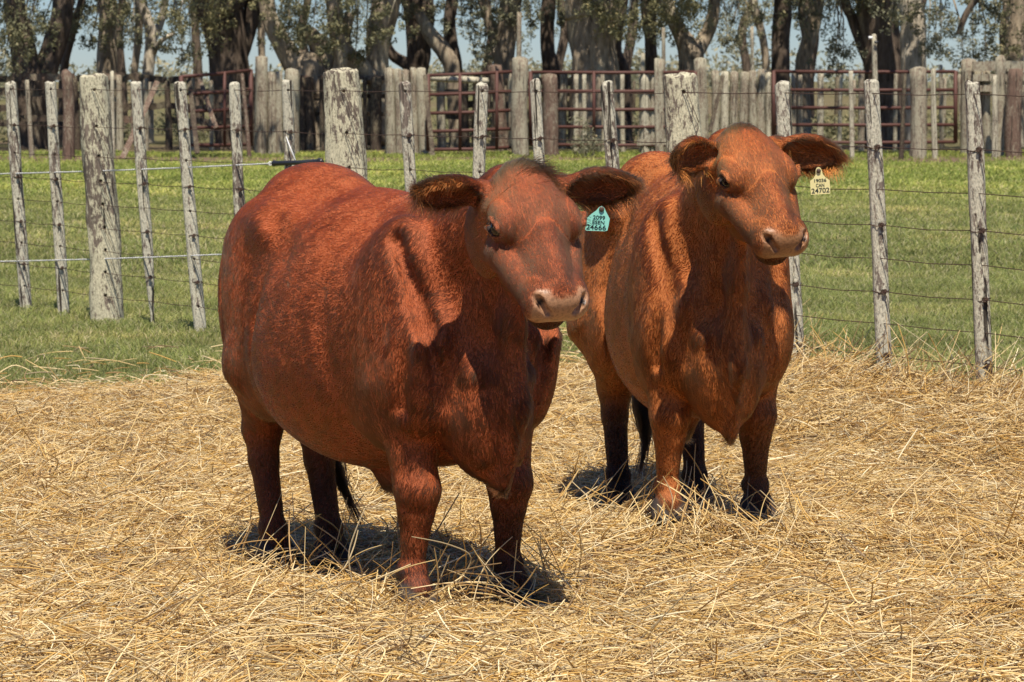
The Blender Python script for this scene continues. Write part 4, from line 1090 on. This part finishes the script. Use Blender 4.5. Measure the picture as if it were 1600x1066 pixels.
T('dark grey tree above the left end of the right gate', 79, [[(1220, 215, 34), (1219, 110, 31), (1220, 60, 30), (1224, 25, 30), (1224, 0, 28)]], 0, 0, [(1240, 15, .25)], seed=19)
T('brown forked tree over the left half of the right gate', 78, [[(1254, 215, 28), (1254, 110, 25), (1262, 70, 26), (1270, 35, 26), (1276, 0, 24)], [(1262, 70, 16), (1256, 30, 12), (1254, 0, 12)]], 1, 1, [(1300, 30, .45), (1310, 60, .45), (1318, 85, .35), (1295, 5, .4), (1300, 95, .3)], seed=20)
T('very dark heavy tree behind the tall insulator pole', 76, [[(1382, 225, 64), (1380, 130, 60), (1376, 70, 58), (1370, 30, 62), (1368, 0, 64)], [(1368, 110, 30), (1346, 60, 20), (1332, 25, 16), (1322, 0, 16)]], 0, 0, [(1345, 8, .25)], seed=21, crown_r=5)
T('sunlit mottled tree beside the very dark one', 74, [[(1430, 225, 34), (1430, 140, 38), (1425, 90, 42), (1426, 40, 40), (1420, 0, 40)]], 2, 1, [(1460, 30, .5), (1470, 65, .4), (1475, 10, .4), (1450, 60, .3)], seed=22)
T('brown tree at the right edge behind the rail fence', 78, [[(1585, 215, 32), (1583, 110, 30), (1588, 60, 32), (1592, 0, 30)]], 1, 0, [(1520, 70, .45), (1540, 90, .4), (1505, 95, .35), (1548, 50, .4), (1560, 20, .4), (1530, 25, .35), (1570, 75, .3)], seed=23)
T('tree mostly outside the frame past the right edge with one dark drooping branch', 74, [[(1680, 215, 50), (1675, 110, 46), (1668, 60, 44), (1660, 0, 44)], [(1668, 4, 20), (1600, -50, 16), (1545, -20, 13), (1520, 10, 11), (1507, 34, 10), (1501, 54, 9)]], 0, 0, [(1640, 30, .5)], seed=24)
T('tree beyond the left edge of the frame', 78, [[(-60, 215, 50), (-62, 110, 46), (-58, 60, 44), (-50, 0, 44)]], 0, 0, [(-20, 40, .5)], seed=25)
# dense shade trees further back, and the rest of the grove whose crowns darken the corral
rb = random.Random(9)
DEEP = ['slender shaded tree deep in the grove at the far left', 'slender deep-grove tree right of the first thick post', 'slender deep-grove tree left of the massive dark tree',
        'slender deep-grove tree right of the massive dark tree', 'slender deep-grove tree behind the wide spreading tree', 'slender deep-grove tree by the middle red gate',
        'slender deep-grove tree left of the thickest tree', 'slender deep-grove tree right of the thickest tree', 'slender deep-grove tree above the long row of logs',
        'slender deep-grove tree behind the brown forked tree', 'slender deep-grove tree right of the sunlit mottled tree', 'slender shaded tree deep in the grove at the far right']
for k in range(12):
    px = 40 + k * 138 + rb.uniform(-30, 30); yy = rb.uniform(92, 118)
    T(DEEP[k], yy, [[(px, 190, 18), (px + rb.uniform(-4, 4), 110, 15), (px + rb.uniform(-10, 10), 50, 14), (px + rb.uniform(-16, 16), 0, 12)]], 0, k % 3,
      [(px + rb.uniform(-45, 45), rb.uniform(5, 70), rb.uniform(.35, .6)) for _ in range(3)], seed=40 + k, crown_r=4, cloud=12).__setitem__('group', 'shaded trees deep in the grove')
# ---- undergrowth, shrubs by the gate, far tree line
def bushes(name, label, rows, size, m, seed, per=60):
    rng = np.random.default_rng(seed); C = np.array([r[:3] for r in rows]); Rr = np.array([[r[3]] for r in rows])
    V, Q, sh = leaf_cloud(C, Rr * np.array((1, 1, .8)), per, size, seed); V[:, 2] = np.maximum(V[:, 2], .0)
    e = crown_obj(V, Q, sh, m, None, name); return e
rows = []
for k in range(150):
    yy = rb.uniform(80, 105); x_ = rb.uniform(-.17, .17) * yy; rows.append((x_, yy, rb.uniform(.1, .5), rb.uniform(.3, .8)))
tag(bushes('undergrowth', '', rows, .07, LEAF[0], 5, 110), 'dark green undergrowth growing in the shade behind the corral', 'undergrowth', kind='stuff')
sh_ = at(917, 225, 67); o = bushes('shrub', '', [(sh_.x + rb.uniform(-.25, .25), 67 + rb.uniform(-.1, .1), rb.uniform(.1, .75), .16) for _ in range(16)], .03, LEAF[1], 6, 60)
tag(o, 'small dusty shrub growing at the foot of the wide middle gate', 'shrub')
rows = []
for k in range(300):
    yy = rb.uniform(240, 340); x_ = rb.uniform(-.19, .19) * yy; hgt = 1.2 + 2.2 * (math.sin(x_ * .09) * .5 + .5) + rb.uniform(-.4, .7)
    rows.append((x_, yy, rb.uniform(.3, hgt), rb.uniform(1.2, 2.2)))
tag(bushes('tree_line', '', rows, .26, LEAF[1], 7, 70), 'hazy line of distant trees along the horizon behind the grove', 'trees', kind='stuff')
# ---- skin
def skin_material(name, base, dark, muzzle):
    m, t, b = mat(name)
    at_ = t.nodes.new('ShaderNodeAttribute'); at_.attribute_name = 'paint'
    sp = t.nodes.new('ShaderNodeSeparateXYZ'); t.links.new(at_.outputs['Vector'], sp.inputs[0])
    tn = t.nodes.new('ShaderNodeAttribute'); tn.attribute_name = 'tone'
    oc = obj_coord(t)
    n1 = noise_node(t, 22, 4, oc)
    c0 = mix_node(t, n1.outputs[0], tuple(v * .8 for v in base), tuple(v * 1.15 for v in base))
    c1 = mix_node(t, tn.outputs['Fac'], c0, dark)
    n2 = noise_node(t, 120, 3, oc)
    mz = ramp_node(t, n2.outputs[0], [(.35, tuple(v * .62 for v in muzzle)), (.55, muzzle)])
    c2 = mix_node(t, sp.outputs[0], c1, mz.outputs[0])
    c3 = mix_node(t, sp.outputs[1], c2, (.018, .009, .007))
    c4 = mix_node(t, sp.outputs[2], c3, (.045, .033, .027))
    t.links.new(c4, b.inputs['Base Color'])
    mr = t.nodes.new('ShaderNodeMapRange'); t.links.new(sp.outputs[0], mr.inputs[0])
    mr.inputs[3].default_value = .75; mr.inputs[4].default_value = .38
    t.links.new(mr.outputs[0], b.inputs['Roughness'])
    b.inputs['Specular IOR Level'].default_value = .35
    bump(t, b, n2.outputs[0], .5, .002)
    return m
skin_a = skin_material('chestnut_hide', (.36, .085, .024), (.03, .012, .007), (.44, .23, .12))
skin_b = skin_material('orange_hide', (.45, .14, .033), (.02, .010, .006), (.34, .165, .075))

def hair_material(name, hairiness=.48):
    m, t, b = mat(name)
    a = t.nodes.new('ShaderNodeAttribute'); a.attribute_name = 'tint'
    nr = t.nodes.new('ShaderNodeAttribute'); nr.attribute_name = 'lie'
    vt = t.nodes.new('ShaderNodeVectorTransform'); vt.vector_type = 'NORMAL'; vt.convert_from = 'OBJECT'; vt.convert_to = 'WORLD'
    t.links.new(nr.outputs['Vector'], vt.inputs[0])
    geo = t.nodes.new('ShaderNodeNewGeometry')
    mx = t.nodes.new('ShaderNodeMix'); mx.data_type = 'VECTOR'; mx.inputs[0].default_value = .22
    t.links.new(vt.outputs[0], mx.inputs[4]); t.links.new(geo.outputs['Normal'], mx.inputs[5])
    nm = t.nodes.new('ShaderNodeVectorMath'); nm.operation = 'NORMALIZE'; t.links.new(mx.outputs[1], nm.inputs[0])
    t.links.new(nm.outputs[0], b.inputs['Normal'])
    t.links.new(a.outputs['Vector'], b.inputs['Base Color'])
    b.inputs['Roughness'].default_value = .48; b.inputs['Specular IOR Level'].default_value = .28
    h = t.nodes.new('ShaderNodeBsdfHairPrincipled'); h.model = 'CHIANG'; h.parametrization = 'COLOR'
    t.links.new(a.outputs['Vector'], h.inputs['Color'])
    h.inputs['Roughness'].default_value = .42; h.inputs['IOR'].default_value = 1.38; h.inputs['Radial Roughness'].default_value = .5
    ms = t.nodes.new('ShaderNodeMixShader'); ms.inputs[0].default_value = hairiness
    t.links.new(b.outputs[0], ms.inputs[1]); t.links.new(h.outputs[0], ms.inputs[2])
    t.links.new(ms.outputs[0], t.nodes['Material Output'].inputs['Surface'])
    return m
fur_mat = hair_material('fur'); tuft_mat = hair_material('long_hair', .18)

def tri_soup(me):
    me.calc_loop_triangles()
    n = len(me.loop_triangles); t = np.empty(n * 3, np.int32); me.loop_triangles.foreach_get('vertices', t)
    return t.reshape(-1, 3)
def grow(info, name, n, base, weight, length, rad, lift, wave=1.0, tint_fn=None, seed=1, flow=None, k=4, droop=0.0, clump=.011, m=None):
    rng = np.random.default_rng(seed)
    me, co = info['me'], info['co']
    if 'tris' not in info:
        info['tris'] = tri_soup(me)
        nr = np.empty(len(co) * 3, np.float32); me.vertex_normals.foreach_get('vector', nr); info['nrm'] = nr.reshape(-1, 3)
    T = info['tris']; A_, B_, C_ = co[T[:, 0]], co[T[:, 1]], co[T[:, 2]]
    area = .5 * np.linalg.norm(np.cross(B_ - A_, C_ - A_), axis=1) * weight[T].mean(1)
    idx = rng.choice(len(T), n, p=area / area.sum())
    r = rng.random((n, 2), np.float32); fl_ = r.sum(1) > 1; r[fl_] = 1 - r[fl_]
    w = np.stack([1 - r.sum(1), r[:, 0], r[:, 1]], 1)[:, :, None]
    tv = T[idx]
    def S(a): return (a[tv] * (w if a.ndim == 2 else w[:, :, 0])).sum(1)
    P = S(co); N = unit(S(info['nrm'])); Fl = S(info['flow'] if flow is None else flow)
    Ln = S(length); wv = (wave * (1 - .6 * S(info['props']['head'])))
    lift = lift * (1 - .45 * S(info['props']['head']))
    nz = np.stack([vnoise(P, 7, 11), vnoise(P, 7, 37), vnoise(P, 7, 71)], 1) * .30 + np.stack([vnoise(P, 30, 5), vnoise(P, 30, 17), vnoise(P, 30, 29)], 1) * .38 \
        + rng.normal(0, .16, (n, 3))
    t = unit(Fl) + nz * wv[:, None]
    t = unit(t - (t * N).sum(1, keepdims=True) * N)
    L = Ln * (1 + .25 * rng.normal(0, 1, n).clip(-2, 2)) * (1 + .15 * vnoise(P, 40, 3))
    li = lift * (1 + .55 * vnoise(P, 26, 51) * wv + .3 * rng.normal(0, 1, n)).clip(.05, 3)
    # locks: strands rooted in one small cell lean the same way and draw together at their tips
    cs = clump
    jit = P + np.stack([vnoise(P, 90, 1), vnoise(P, 90, 2), vnoise(P, 90, 3)], 1) * cs * .35
    cell = np.floor(jit / cs).astype(np.int64)
    hsh = (cell[:, 0] * 73856093 ^ cell[:, 1] * 19349663 ^ cell[:, 2] * 83492791) & 0xffff
    tab = np.random.default_rng(seed + 77).normal(0, 1, (65536, 5)).astype(np.float32)
    cr = tab[hsh]
    t = t + cr[:, :3] * .15 * wv[:, None]
    t = unit(t - (t * N).sum(1, keepdims=True) * N)
    li = li * (1 + .28 * cr[:, 3] * wv).clip(.2, 2.2)
    pull = ((cell + .5) * cs - P); pull = pull - (pull * N).sum(1, keepdims=True) * N
    s = np.linspace(0, 1, k, dtype=np.float32)[None, :, None]
    G = np.array((0, 0, -1), np.float32)
    pts = P[:, None] - N[:, None] * .001 + L[:, None, None] * (t[:, None] * s + N[:, None] * li[:, None, None] * (s - .55 * s * s) + G * droop * s * s) + (.30 * pull * wv[:, None])[:, None] * s ** 1.5
    R_ = rad * (.7 + .6 * rng.random(n))[:, None] * np.linspace(1, .25, k)[None]
    tone = S(info['props']['tone'])
    c = np.array(base, np.float32)[None] * (1 + .22 * vnoise(P, 5, 9) + .14 * vnoise(P, 45, 23) + .16 * rng.normal(0, 1, n).clip(-2, 2) + .10 * cr[:, 4] * wv)[:, None].clip(.3, 1.9)
    if tint_fn is not None: c = tint_fn(P, c, S)
    dark = np.array((.020, .009, .006), np.float32)
    tone = np.clip(tone + .25 * vnoise(P, 9, 2) * (tone > .05), 0, 1)[:, None]
    c = c * (1 - tone) + dark * tone
    o = hair_obj(name, pts.astype(np.float32), R_.astype(np.float32), m or fur_mat, info['root'], c.clip(.004, .9))
    la = o.data.attributes.new('lie', 'FLOAT_VECTOR', 'CURVE'); la.data.foreach_set('vector', np.ascontiguousarray(N + .12 * t + .07 * cr[:, :3] * wv[:, None], np.float32).ravel())
    return o

def coat(info, n, base, seed=1):
    p = info['props']; hl = info['hl']
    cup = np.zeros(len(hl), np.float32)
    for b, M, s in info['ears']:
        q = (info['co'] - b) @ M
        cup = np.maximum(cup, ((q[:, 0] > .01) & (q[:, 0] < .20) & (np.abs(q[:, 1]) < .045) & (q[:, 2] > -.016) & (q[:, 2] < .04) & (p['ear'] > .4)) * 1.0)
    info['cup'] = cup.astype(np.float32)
    hair_ok = (1 - np.clip(info['muz'] * 1.4 + np.clip((.0285 - info['eye']) / .004, 0, 1) + np.clip((.012 - info['nost']) / .002, 0, 1) + (p['hoof'] > .5), 0, 1))
    hd = (p['head'] > .5)
    weight = hair_ok * np.where(hd, 2.6, 1.0) * np.where(p['ear'] > .4, 2.0, 1.0)
    length = np.where(p['ln'] < .004, .004, p['ln'])
    def tint(P, c, S):
        h = S(p['head']); e = S(p['ear']); m = S(np.clip((hl[:, 0] - .33) / .07, 0, 1) * hd)
        c = c * (1 - m * .30)[:, None]
        H3 = S(hl); X_, Y_, Z_ = H3[:, 0], np.abs(H3[:, 1]), H3[:, 2]
        def spot(w, f):
            return 1 - (np.clip(w, 0, 1) * h)[:, None] * (1 - np.array(f, np.float32))
        c = c * spot((X_ - .31) / .05, (.66, .58, .68)) * spot(np.exp(-((X_ - .27) / .07) ** 2 - (Y_ / .035) ** 2) * (Z_ > -.08), (.84, .74, .80))
        c = c * spot(np.exp(-((X_ - .10) / .06) ** 2 - (Y_ / .045) ** 2) * (Z_ > -.09), (.88, .80, .84)) * spot(np.exp(-((X_ - .225) / .025) ** 2 - ((Y_ - .088) / .012) ** 2 - ((Z_ + .078) / .02) ** 2), (.62, .56, .56))
        c = c * spot(np.exp(-((X_ - .20) / .035) ** 2 - ((Z_ + .100) / .022) ** 2) * (Y_ > .06), (1.35, 1.4, 1.3)) * spot(np.exp(-((X_ - .07) / .06) ** 2) * (Y_ > .07) * (Z_ < -.1), (.7, .6, .65))
        bl = np.clip((.72 - P[:, 2] + .08 * vnoise(P, 5, 4)) / .30, 0, 1)[:, None]; c = c * (1 - bl * (1 - np.array((.66, .61, .60))) * (1 - h)[:, None])  # underside shade painted into the coat, deeper towards the belly
        c = c * (1 + .16 * h)[:, None]
        e_ = S(info['eye']); c = c * (1 + .55 * np.exp(-((e_ - .031) / .006) ** 2) * h)[:, None]  # sunlit eyelids painted as a bright ring in the fur colour
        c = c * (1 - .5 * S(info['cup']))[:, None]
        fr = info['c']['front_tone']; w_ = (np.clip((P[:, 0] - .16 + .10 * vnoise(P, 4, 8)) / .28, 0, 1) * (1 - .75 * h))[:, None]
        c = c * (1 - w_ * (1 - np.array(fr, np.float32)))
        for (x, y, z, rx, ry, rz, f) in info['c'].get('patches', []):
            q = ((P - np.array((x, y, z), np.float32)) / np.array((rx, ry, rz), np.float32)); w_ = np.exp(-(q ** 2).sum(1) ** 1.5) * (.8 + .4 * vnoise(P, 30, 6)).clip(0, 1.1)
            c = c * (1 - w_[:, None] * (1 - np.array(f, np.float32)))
        for (x, y, zt, r_) in info['c'].get('mud', []):
            w_ = ((np.hypot(P[:, 0] - x, P[:, 1] - y) < r_) * np.clip((zt - P[:, 2] + .02 * vnoise(P, 40, 1)) / .03, 0, 1))[:, None]
            c = c * (1 - w_) + np.array((.15, .10, .075)) * (.8 + .4 * vnoise(P, 60, 2)[:, None]) * w_
        return c
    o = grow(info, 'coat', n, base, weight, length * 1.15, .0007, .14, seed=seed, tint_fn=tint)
    # tousled topknot over the poll
    rel = hl - np.array((.055, 0, .0))
    w = np.exp(-((hl[:, 0] - .04) / .055) ** 2 - (hl[:, 1] / .075) ** 2) * (hl[:, 2] > -.09) * hd
    fl = np.broadcast_to(np.array(info['c'].get('tuft', (.2, .5, .6)), np.float32), info['co'].shape) + .6 * info['nrm']
    grow(info, 'forelock', 1300, tuple(v * q for v, q in zip(base, (1.6, 1.6, 1.5))), w + 1e-9, np.full(len(hl), info['c'].get('tuft_len', .100), np.float32), .0008, .75, wave=1.5, seed=seed + 3, flow=fl, k=6, droop=.15, clump=.022, m=tuft_mat)
    # long fringe in and along the ears
    ex = np.zeros_like(info['co']); rimw = np.zeros(len(hl), np.float32)
    for b, M, s in info['ears']:
        q = (info['co'] - b) @ M
        inside = (q[:, 0] > .02) & (q[:, 0] < .24) & (np.abs(q[:, 1]) < .08) & (np.abs(q[:, 2]) < .05) & (p['ear'] > .3)
        edge = np.clip((np.abs(q[:, 1]) / np.sqrt(np.maximum(1 - ((q[:, 0] - .115) / .115) ** 2, .05)) - .035) / .012, 0, 1)
        cup = (q[:, 2] > -.012) & (np.abs(q[:, 1]) < .045)
        rimw += inside * (edge + .7 * cup)
        d = M @ np.array((.75, 0, .25), np.float32)
        side = M[:, 1][None] * np.sign(q[:, 1])[:, None]
        ex[inside] = (d[None] + .45 * side + np.array((0, 0, -.45)))[inside]
    grow(info, 'ear_hair', 3000, tuple(v * q for v, q in zip(base, (1.25, 1.2, 1.1))), rimw * hair_ok + 1e-9, np.full(len(hl), .046, np.float32), .0007, .35, wave=.6, seed=seed + 5, flow=ex, k=5, droop=.3, m=tuft_mat)

EYE_M = simple('eye_brown', (.016, .008, .005), .08, 0, .5)
def dress(info):
    root, hp, HM, c = info['root'], info['hp'], info['HM'], info['c']
    hs = c.get('head_size', 1.08)
    # eyes
    for s in (-1, 1):
        ctr = Vector(hp(.183, s * .0865, -.052)); r = .0245 * hs
        V = []; Fc = []; n1, n2 = 16, 24
        for i in range(n1 + 1):
            for j in range(n2):
                a, b = math.pi * i / n1, 2 * math.pi * j / n2
                V.append((r * math.sin(a) * math.cos(b), r * math.sin(a) * math.sin(b), r * math.cos(a)))
        for i in range(n1):
            for j in range(n2):
                Fc.append((i * n2 + j, (i + 1) * n2 + j, (i + 1) * n2 + (j + 1) % n2, i * n2 + (j + 1) % n2))
        o = mesh_obj('eye', V, Fc, EYE_M, root); o.location = ctr
    # eyelashes
    rng = np.random.default_rng(5); P, Q = [], []
    for s in (-1, 1):
        for k in range(9):
            f = rng.random(); p = np.array(hp(.160 + .045 * f, s * (.112 - .004 * f), -.040 + .004 * math.sin(f * 3)))
            d = HM @ np.array((.35 * (f - .3), s * 1.0, .25 - .5 * rng.random())); d /= np.linalg.norm(d)
            L = .009 + .008 * rng.random()
            P.append([p + d * L * t + np.array((0, 0, -.006)) * t * t for t in (0, .35, .7, 1)])
    P = np.array(P); hair_obj('eyelashes', P, np.full(P.shape[:2], .0005), fur_mat, root, np.full((len(P), 3), .02))
    # tail switch: a tuft of long dark hair
    g = [np.array(p) for p in c['switch']]; rng = np.random.default_rng(8); P = []
    gp = np.array([[np.interp(t, np.linspace(0, 1, len(g)), [q[a] for q in g]) for a in range(3)] for t in np.linspace(0, 1, 9)])
    n = 420
    for k in range(n):
        e = .55 + .45 * rng.random(); off = rng.normal(0, 1, 3) * .016; wild = rng.normal(0, 1, 3) * .028 * (rng.random() ** 2)
        if rng.random() < .05: wild = np.array((0, rng.choice([-1, 1]) * .10, 0)) * rng.random()
        ts = np.linspace(0, e, 7)
        P.append([[np.interp(t, np.linspace(0, 1, 9), gp[:, a]) + off[a] * math.sin(math.pi * min(1, t * 1.1 + .12)) + wild[a] * t * t for a in range(3)] for t in ts])
    P = np.array(P); hair_obj('tail_switch', P, np.full((n, 1), .0010) * np.linspace(1, .5, 7)[None], fur_mat, root, np.abs(rng.normal(.018, .006, (n, 1))) * np.array((1.2, .8, .7)))
def ear_tag(info, outline, z_off, depth, mat_, lines, tilt, stud, ink):
    root = info['root']
    inv = Matrix.Translation(root.location) @ Matrix.Rotation(root.rotation_euler.z, 4, 'Z')
    cx = sum(p[0] for p in outline) / len(outline); cy = sum(p[1] for p in outline) / len(outline)
    C0 = at(cx, cy, depth); pts = [at(px, py, depth) - C0 for px, py in outline]
    n = len(pts); th = Vector((0, .0018, 0))
    V = [p for p in pts] + [p + th for p in pts]
    Fc = [tuple(range(n)), tuple(reversed(range(n, 2 * n)))] + [(i, i + n, (i + 1) % n + n, (i + 1) % n) for i in range(n)]
    o = mesh_obj('ear_tag', V, Fc, mat_, None, smooth=False)
    o.parent = root; o.matrix_parent_inverse = Matrix.Identity(4)
    W_ = Matrix.Translation(C0) @ Matrix.Rotation(R(z_off), 4, 'Z')
    o.matrix_local = inv.inverted() @ W_
    S0 = at(stud[0], stud[1], depth) - C0
    mesh_obj('stud', *tube([S0 + Vector((0, -.006, 0)), S0 + Vector((0, -.004, 0)), S0 + Vector((0, .004, 0)), S0 + Vector((0, .03, 0))], [.0045, .0075, .007, .004], 12), simple('stud_' + mat_.name, (.10, .07, .05), .4), o)
    for (txt, px, py, h, w) in lines:
        cu = bpy.data.curves.new('print', 'FONT'); cu.body = txt; cu.align_x = 'CENTER'; cu.align_y = 'CENTER'; cu.extrude = .0002; cu.offset = .00025
        m = depth / F_PX; cu.size = h * m / .70
        cu.materials.append(ink)
        t = bpy.data.objects.new('print', cu); COL.objects.link(t); t.parent = o
        me_ = bpy.data.meshes.new_from_object(t); bpy.data.objects.remove(t); bpy.data.curves.remove(cu)
        me_.name = 'print'; t = bpy.data.objects.new('print', me_); COL.objects.link(t); t.parent = o
        if not me_.materials: me_.materials.append(ink)
        t.location = at(px, py, depth) - C0 + Vector((0, -.0006, 0)); t.rotation_euler = (math.pi / 2, R(tilt), 0)
        bpy.context.view_layer.update()
        if t.dimensions.x > 0: t.scale = (w * m / t.dimensions.x, 1, 1)
    return o

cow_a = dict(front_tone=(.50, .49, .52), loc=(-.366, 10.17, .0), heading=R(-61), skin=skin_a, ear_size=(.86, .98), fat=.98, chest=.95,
    front_feet=[(.45, -.165, 0, .25), (.43, .165, 0, .8)], hind_feet=[(-.58, -.13, 0, .55), (-.50, .03, 0, .85)],
    poll=(.880, -.030, 1.332), face=(.27, -.012, -.345), roll=3, front=1.45, tuft=(.1, .72, .75),
    tail=[(-.74, 0, 1.12), (-.83, .02, 1.0), (-.84, .07, .75), (-.80, .13, .48)], switch=[(-.80, .13, .50), (-.78, .15, .36), (-.75, .19, .22), (-.70, .24, .08)],
    patches=[(.80, 0, .66, .26, .26, .30, (.55, .52, .55)), (.02, -.20, 1.12, .13, .10, .045, (.50, .42, .45)), (-.10, -.10, 1.20, .12, .05, .05, (.6, .5, .5)), (-.42, -.30, .78, .03, .12, .16, (.7, .6, .6)), (.30, -.3, .62, .12, .2, .14, (.72, .62, .65)), (.55, -.2, .95, .16, .2, .3, (.86, .72, .8))],  # first patch paints the shadow of head and neck onto the chest
    mud=[(.45, -.165, .17, .12)],
    ears=[((.03, -.87, .05), (.60, -.33, -.65)), ((.33, .90, .06), (.65, -.35, -.5))])
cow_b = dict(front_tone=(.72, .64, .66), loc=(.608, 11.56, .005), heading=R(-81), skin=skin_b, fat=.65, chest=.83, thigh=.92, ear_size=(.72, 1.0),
    front_feet=[(.45, -.16, .07, .0), (.36, .165, .06, .8)], hind_feet=[(-.46, -.15, 0, 1), (-.44, .13, 0, 1)],
    poll=(.870, .004, 1.412), face=(.274, .098, -.335), roll=5, front=1.45, head_size=1.04, tuft=(0, .1, 1), tuft_len=.055,
    tail=[(-.74, 0, 1.12), (-.82, .0, 1.0), (-.83, .0, .75), (-.80, -.01, .48)], switch=[(-.80, -.01, .50), (-.77, -.01, .36), (-.74, .01, .22), (-.72, -.03, .06)],
    patches=[(.78, .08, .74, .24, .22, .26, (.66, .58, .6)), (.45, -.2, .98, .22, .22, .34, (.74, .58, .75)), (.10, -.28, 1.0, .04, .12, .05, (.55, .45, .5)), (.38, -.25, .72, .10, .2, .10, (.55, .48, .5))],  # first patch puts the head's shadow into the chest colour
    ears=[((.617, -.75, -.1), (.85, .445, -.2)), ((-.01, 1.0, -.12), (.9, .1, -.35))])
ia = build_cow('cow', cow_a)
tag(ia['root'], 'nearer dark chestnut cow with a green ear tag, standing on the straw at the left', 'cow', 'red cattle standing on the straw')
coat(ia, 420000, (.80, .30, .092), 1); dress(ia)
ib = build_cow('cow', cow_b)
tag(ib['root'], 'further orange-brown cow with a yellow ear tag, head turned to the right', 'cow', 'red cattle standing on the straw')
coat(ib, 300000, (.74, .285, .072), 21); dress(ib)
INK = simple('tag_print', (.015, .03, .03), .5)
def ear_depth(info, k, x):
    b, M, s = info['ears'][k]; p = Vector(b + M @ np.array((x, 0, .02), np.float32))
    return (Matrix.Translation(info['root'].location) @ Matrix.Rotation(info['root'].rotation_euler.z, 4, 'Z') @ p).y
ear_tag(ia, [(914.3, 358.5), (916, 349), (918, 340), (924, 334.5), (931.8, 329), (936, 324), (940, 322), (944, 324.5), (948, 333), (952.8, 342), (951, 352), (949, 360.5), (945, 361.5), (916, 360.5)][::-1], 0, ear_depth(ia, 1, .07) - .045,
    simple('green_tag', (.28, .66, .54), .4), [('2099', 936, 340.5, 6.2, 19), ('ESEN', 935, 348, 5.6, 19), ('24666', 931.5, 355.8, 7.6, 31)], 3.5, (940, 327), INK)
ear_tag(ib, [(1267, 304.5), (1265.7, 283), (1271, 279), (1274.5, 273), (1274.6, 266), (1276, 262.5), (1279, 261), (1282, 262.5), (1284, 266), (1285.5, 272), (1290, 277.5), (1296.4, 281.5), (1297.4, 302), (1296, 303)][::-1], 0, ear_depth(ib, 1, .09) - .045,
    simple('yellow_tag', (.80, .70, .33), .4), [('19036', 1281, 282.5, 5.0, 19), ('CAN', 1281.5, 290, 5.4, 13), ('24702', 1282, 298.2, 7.4, 28)], -4, (1279, 267), INK)
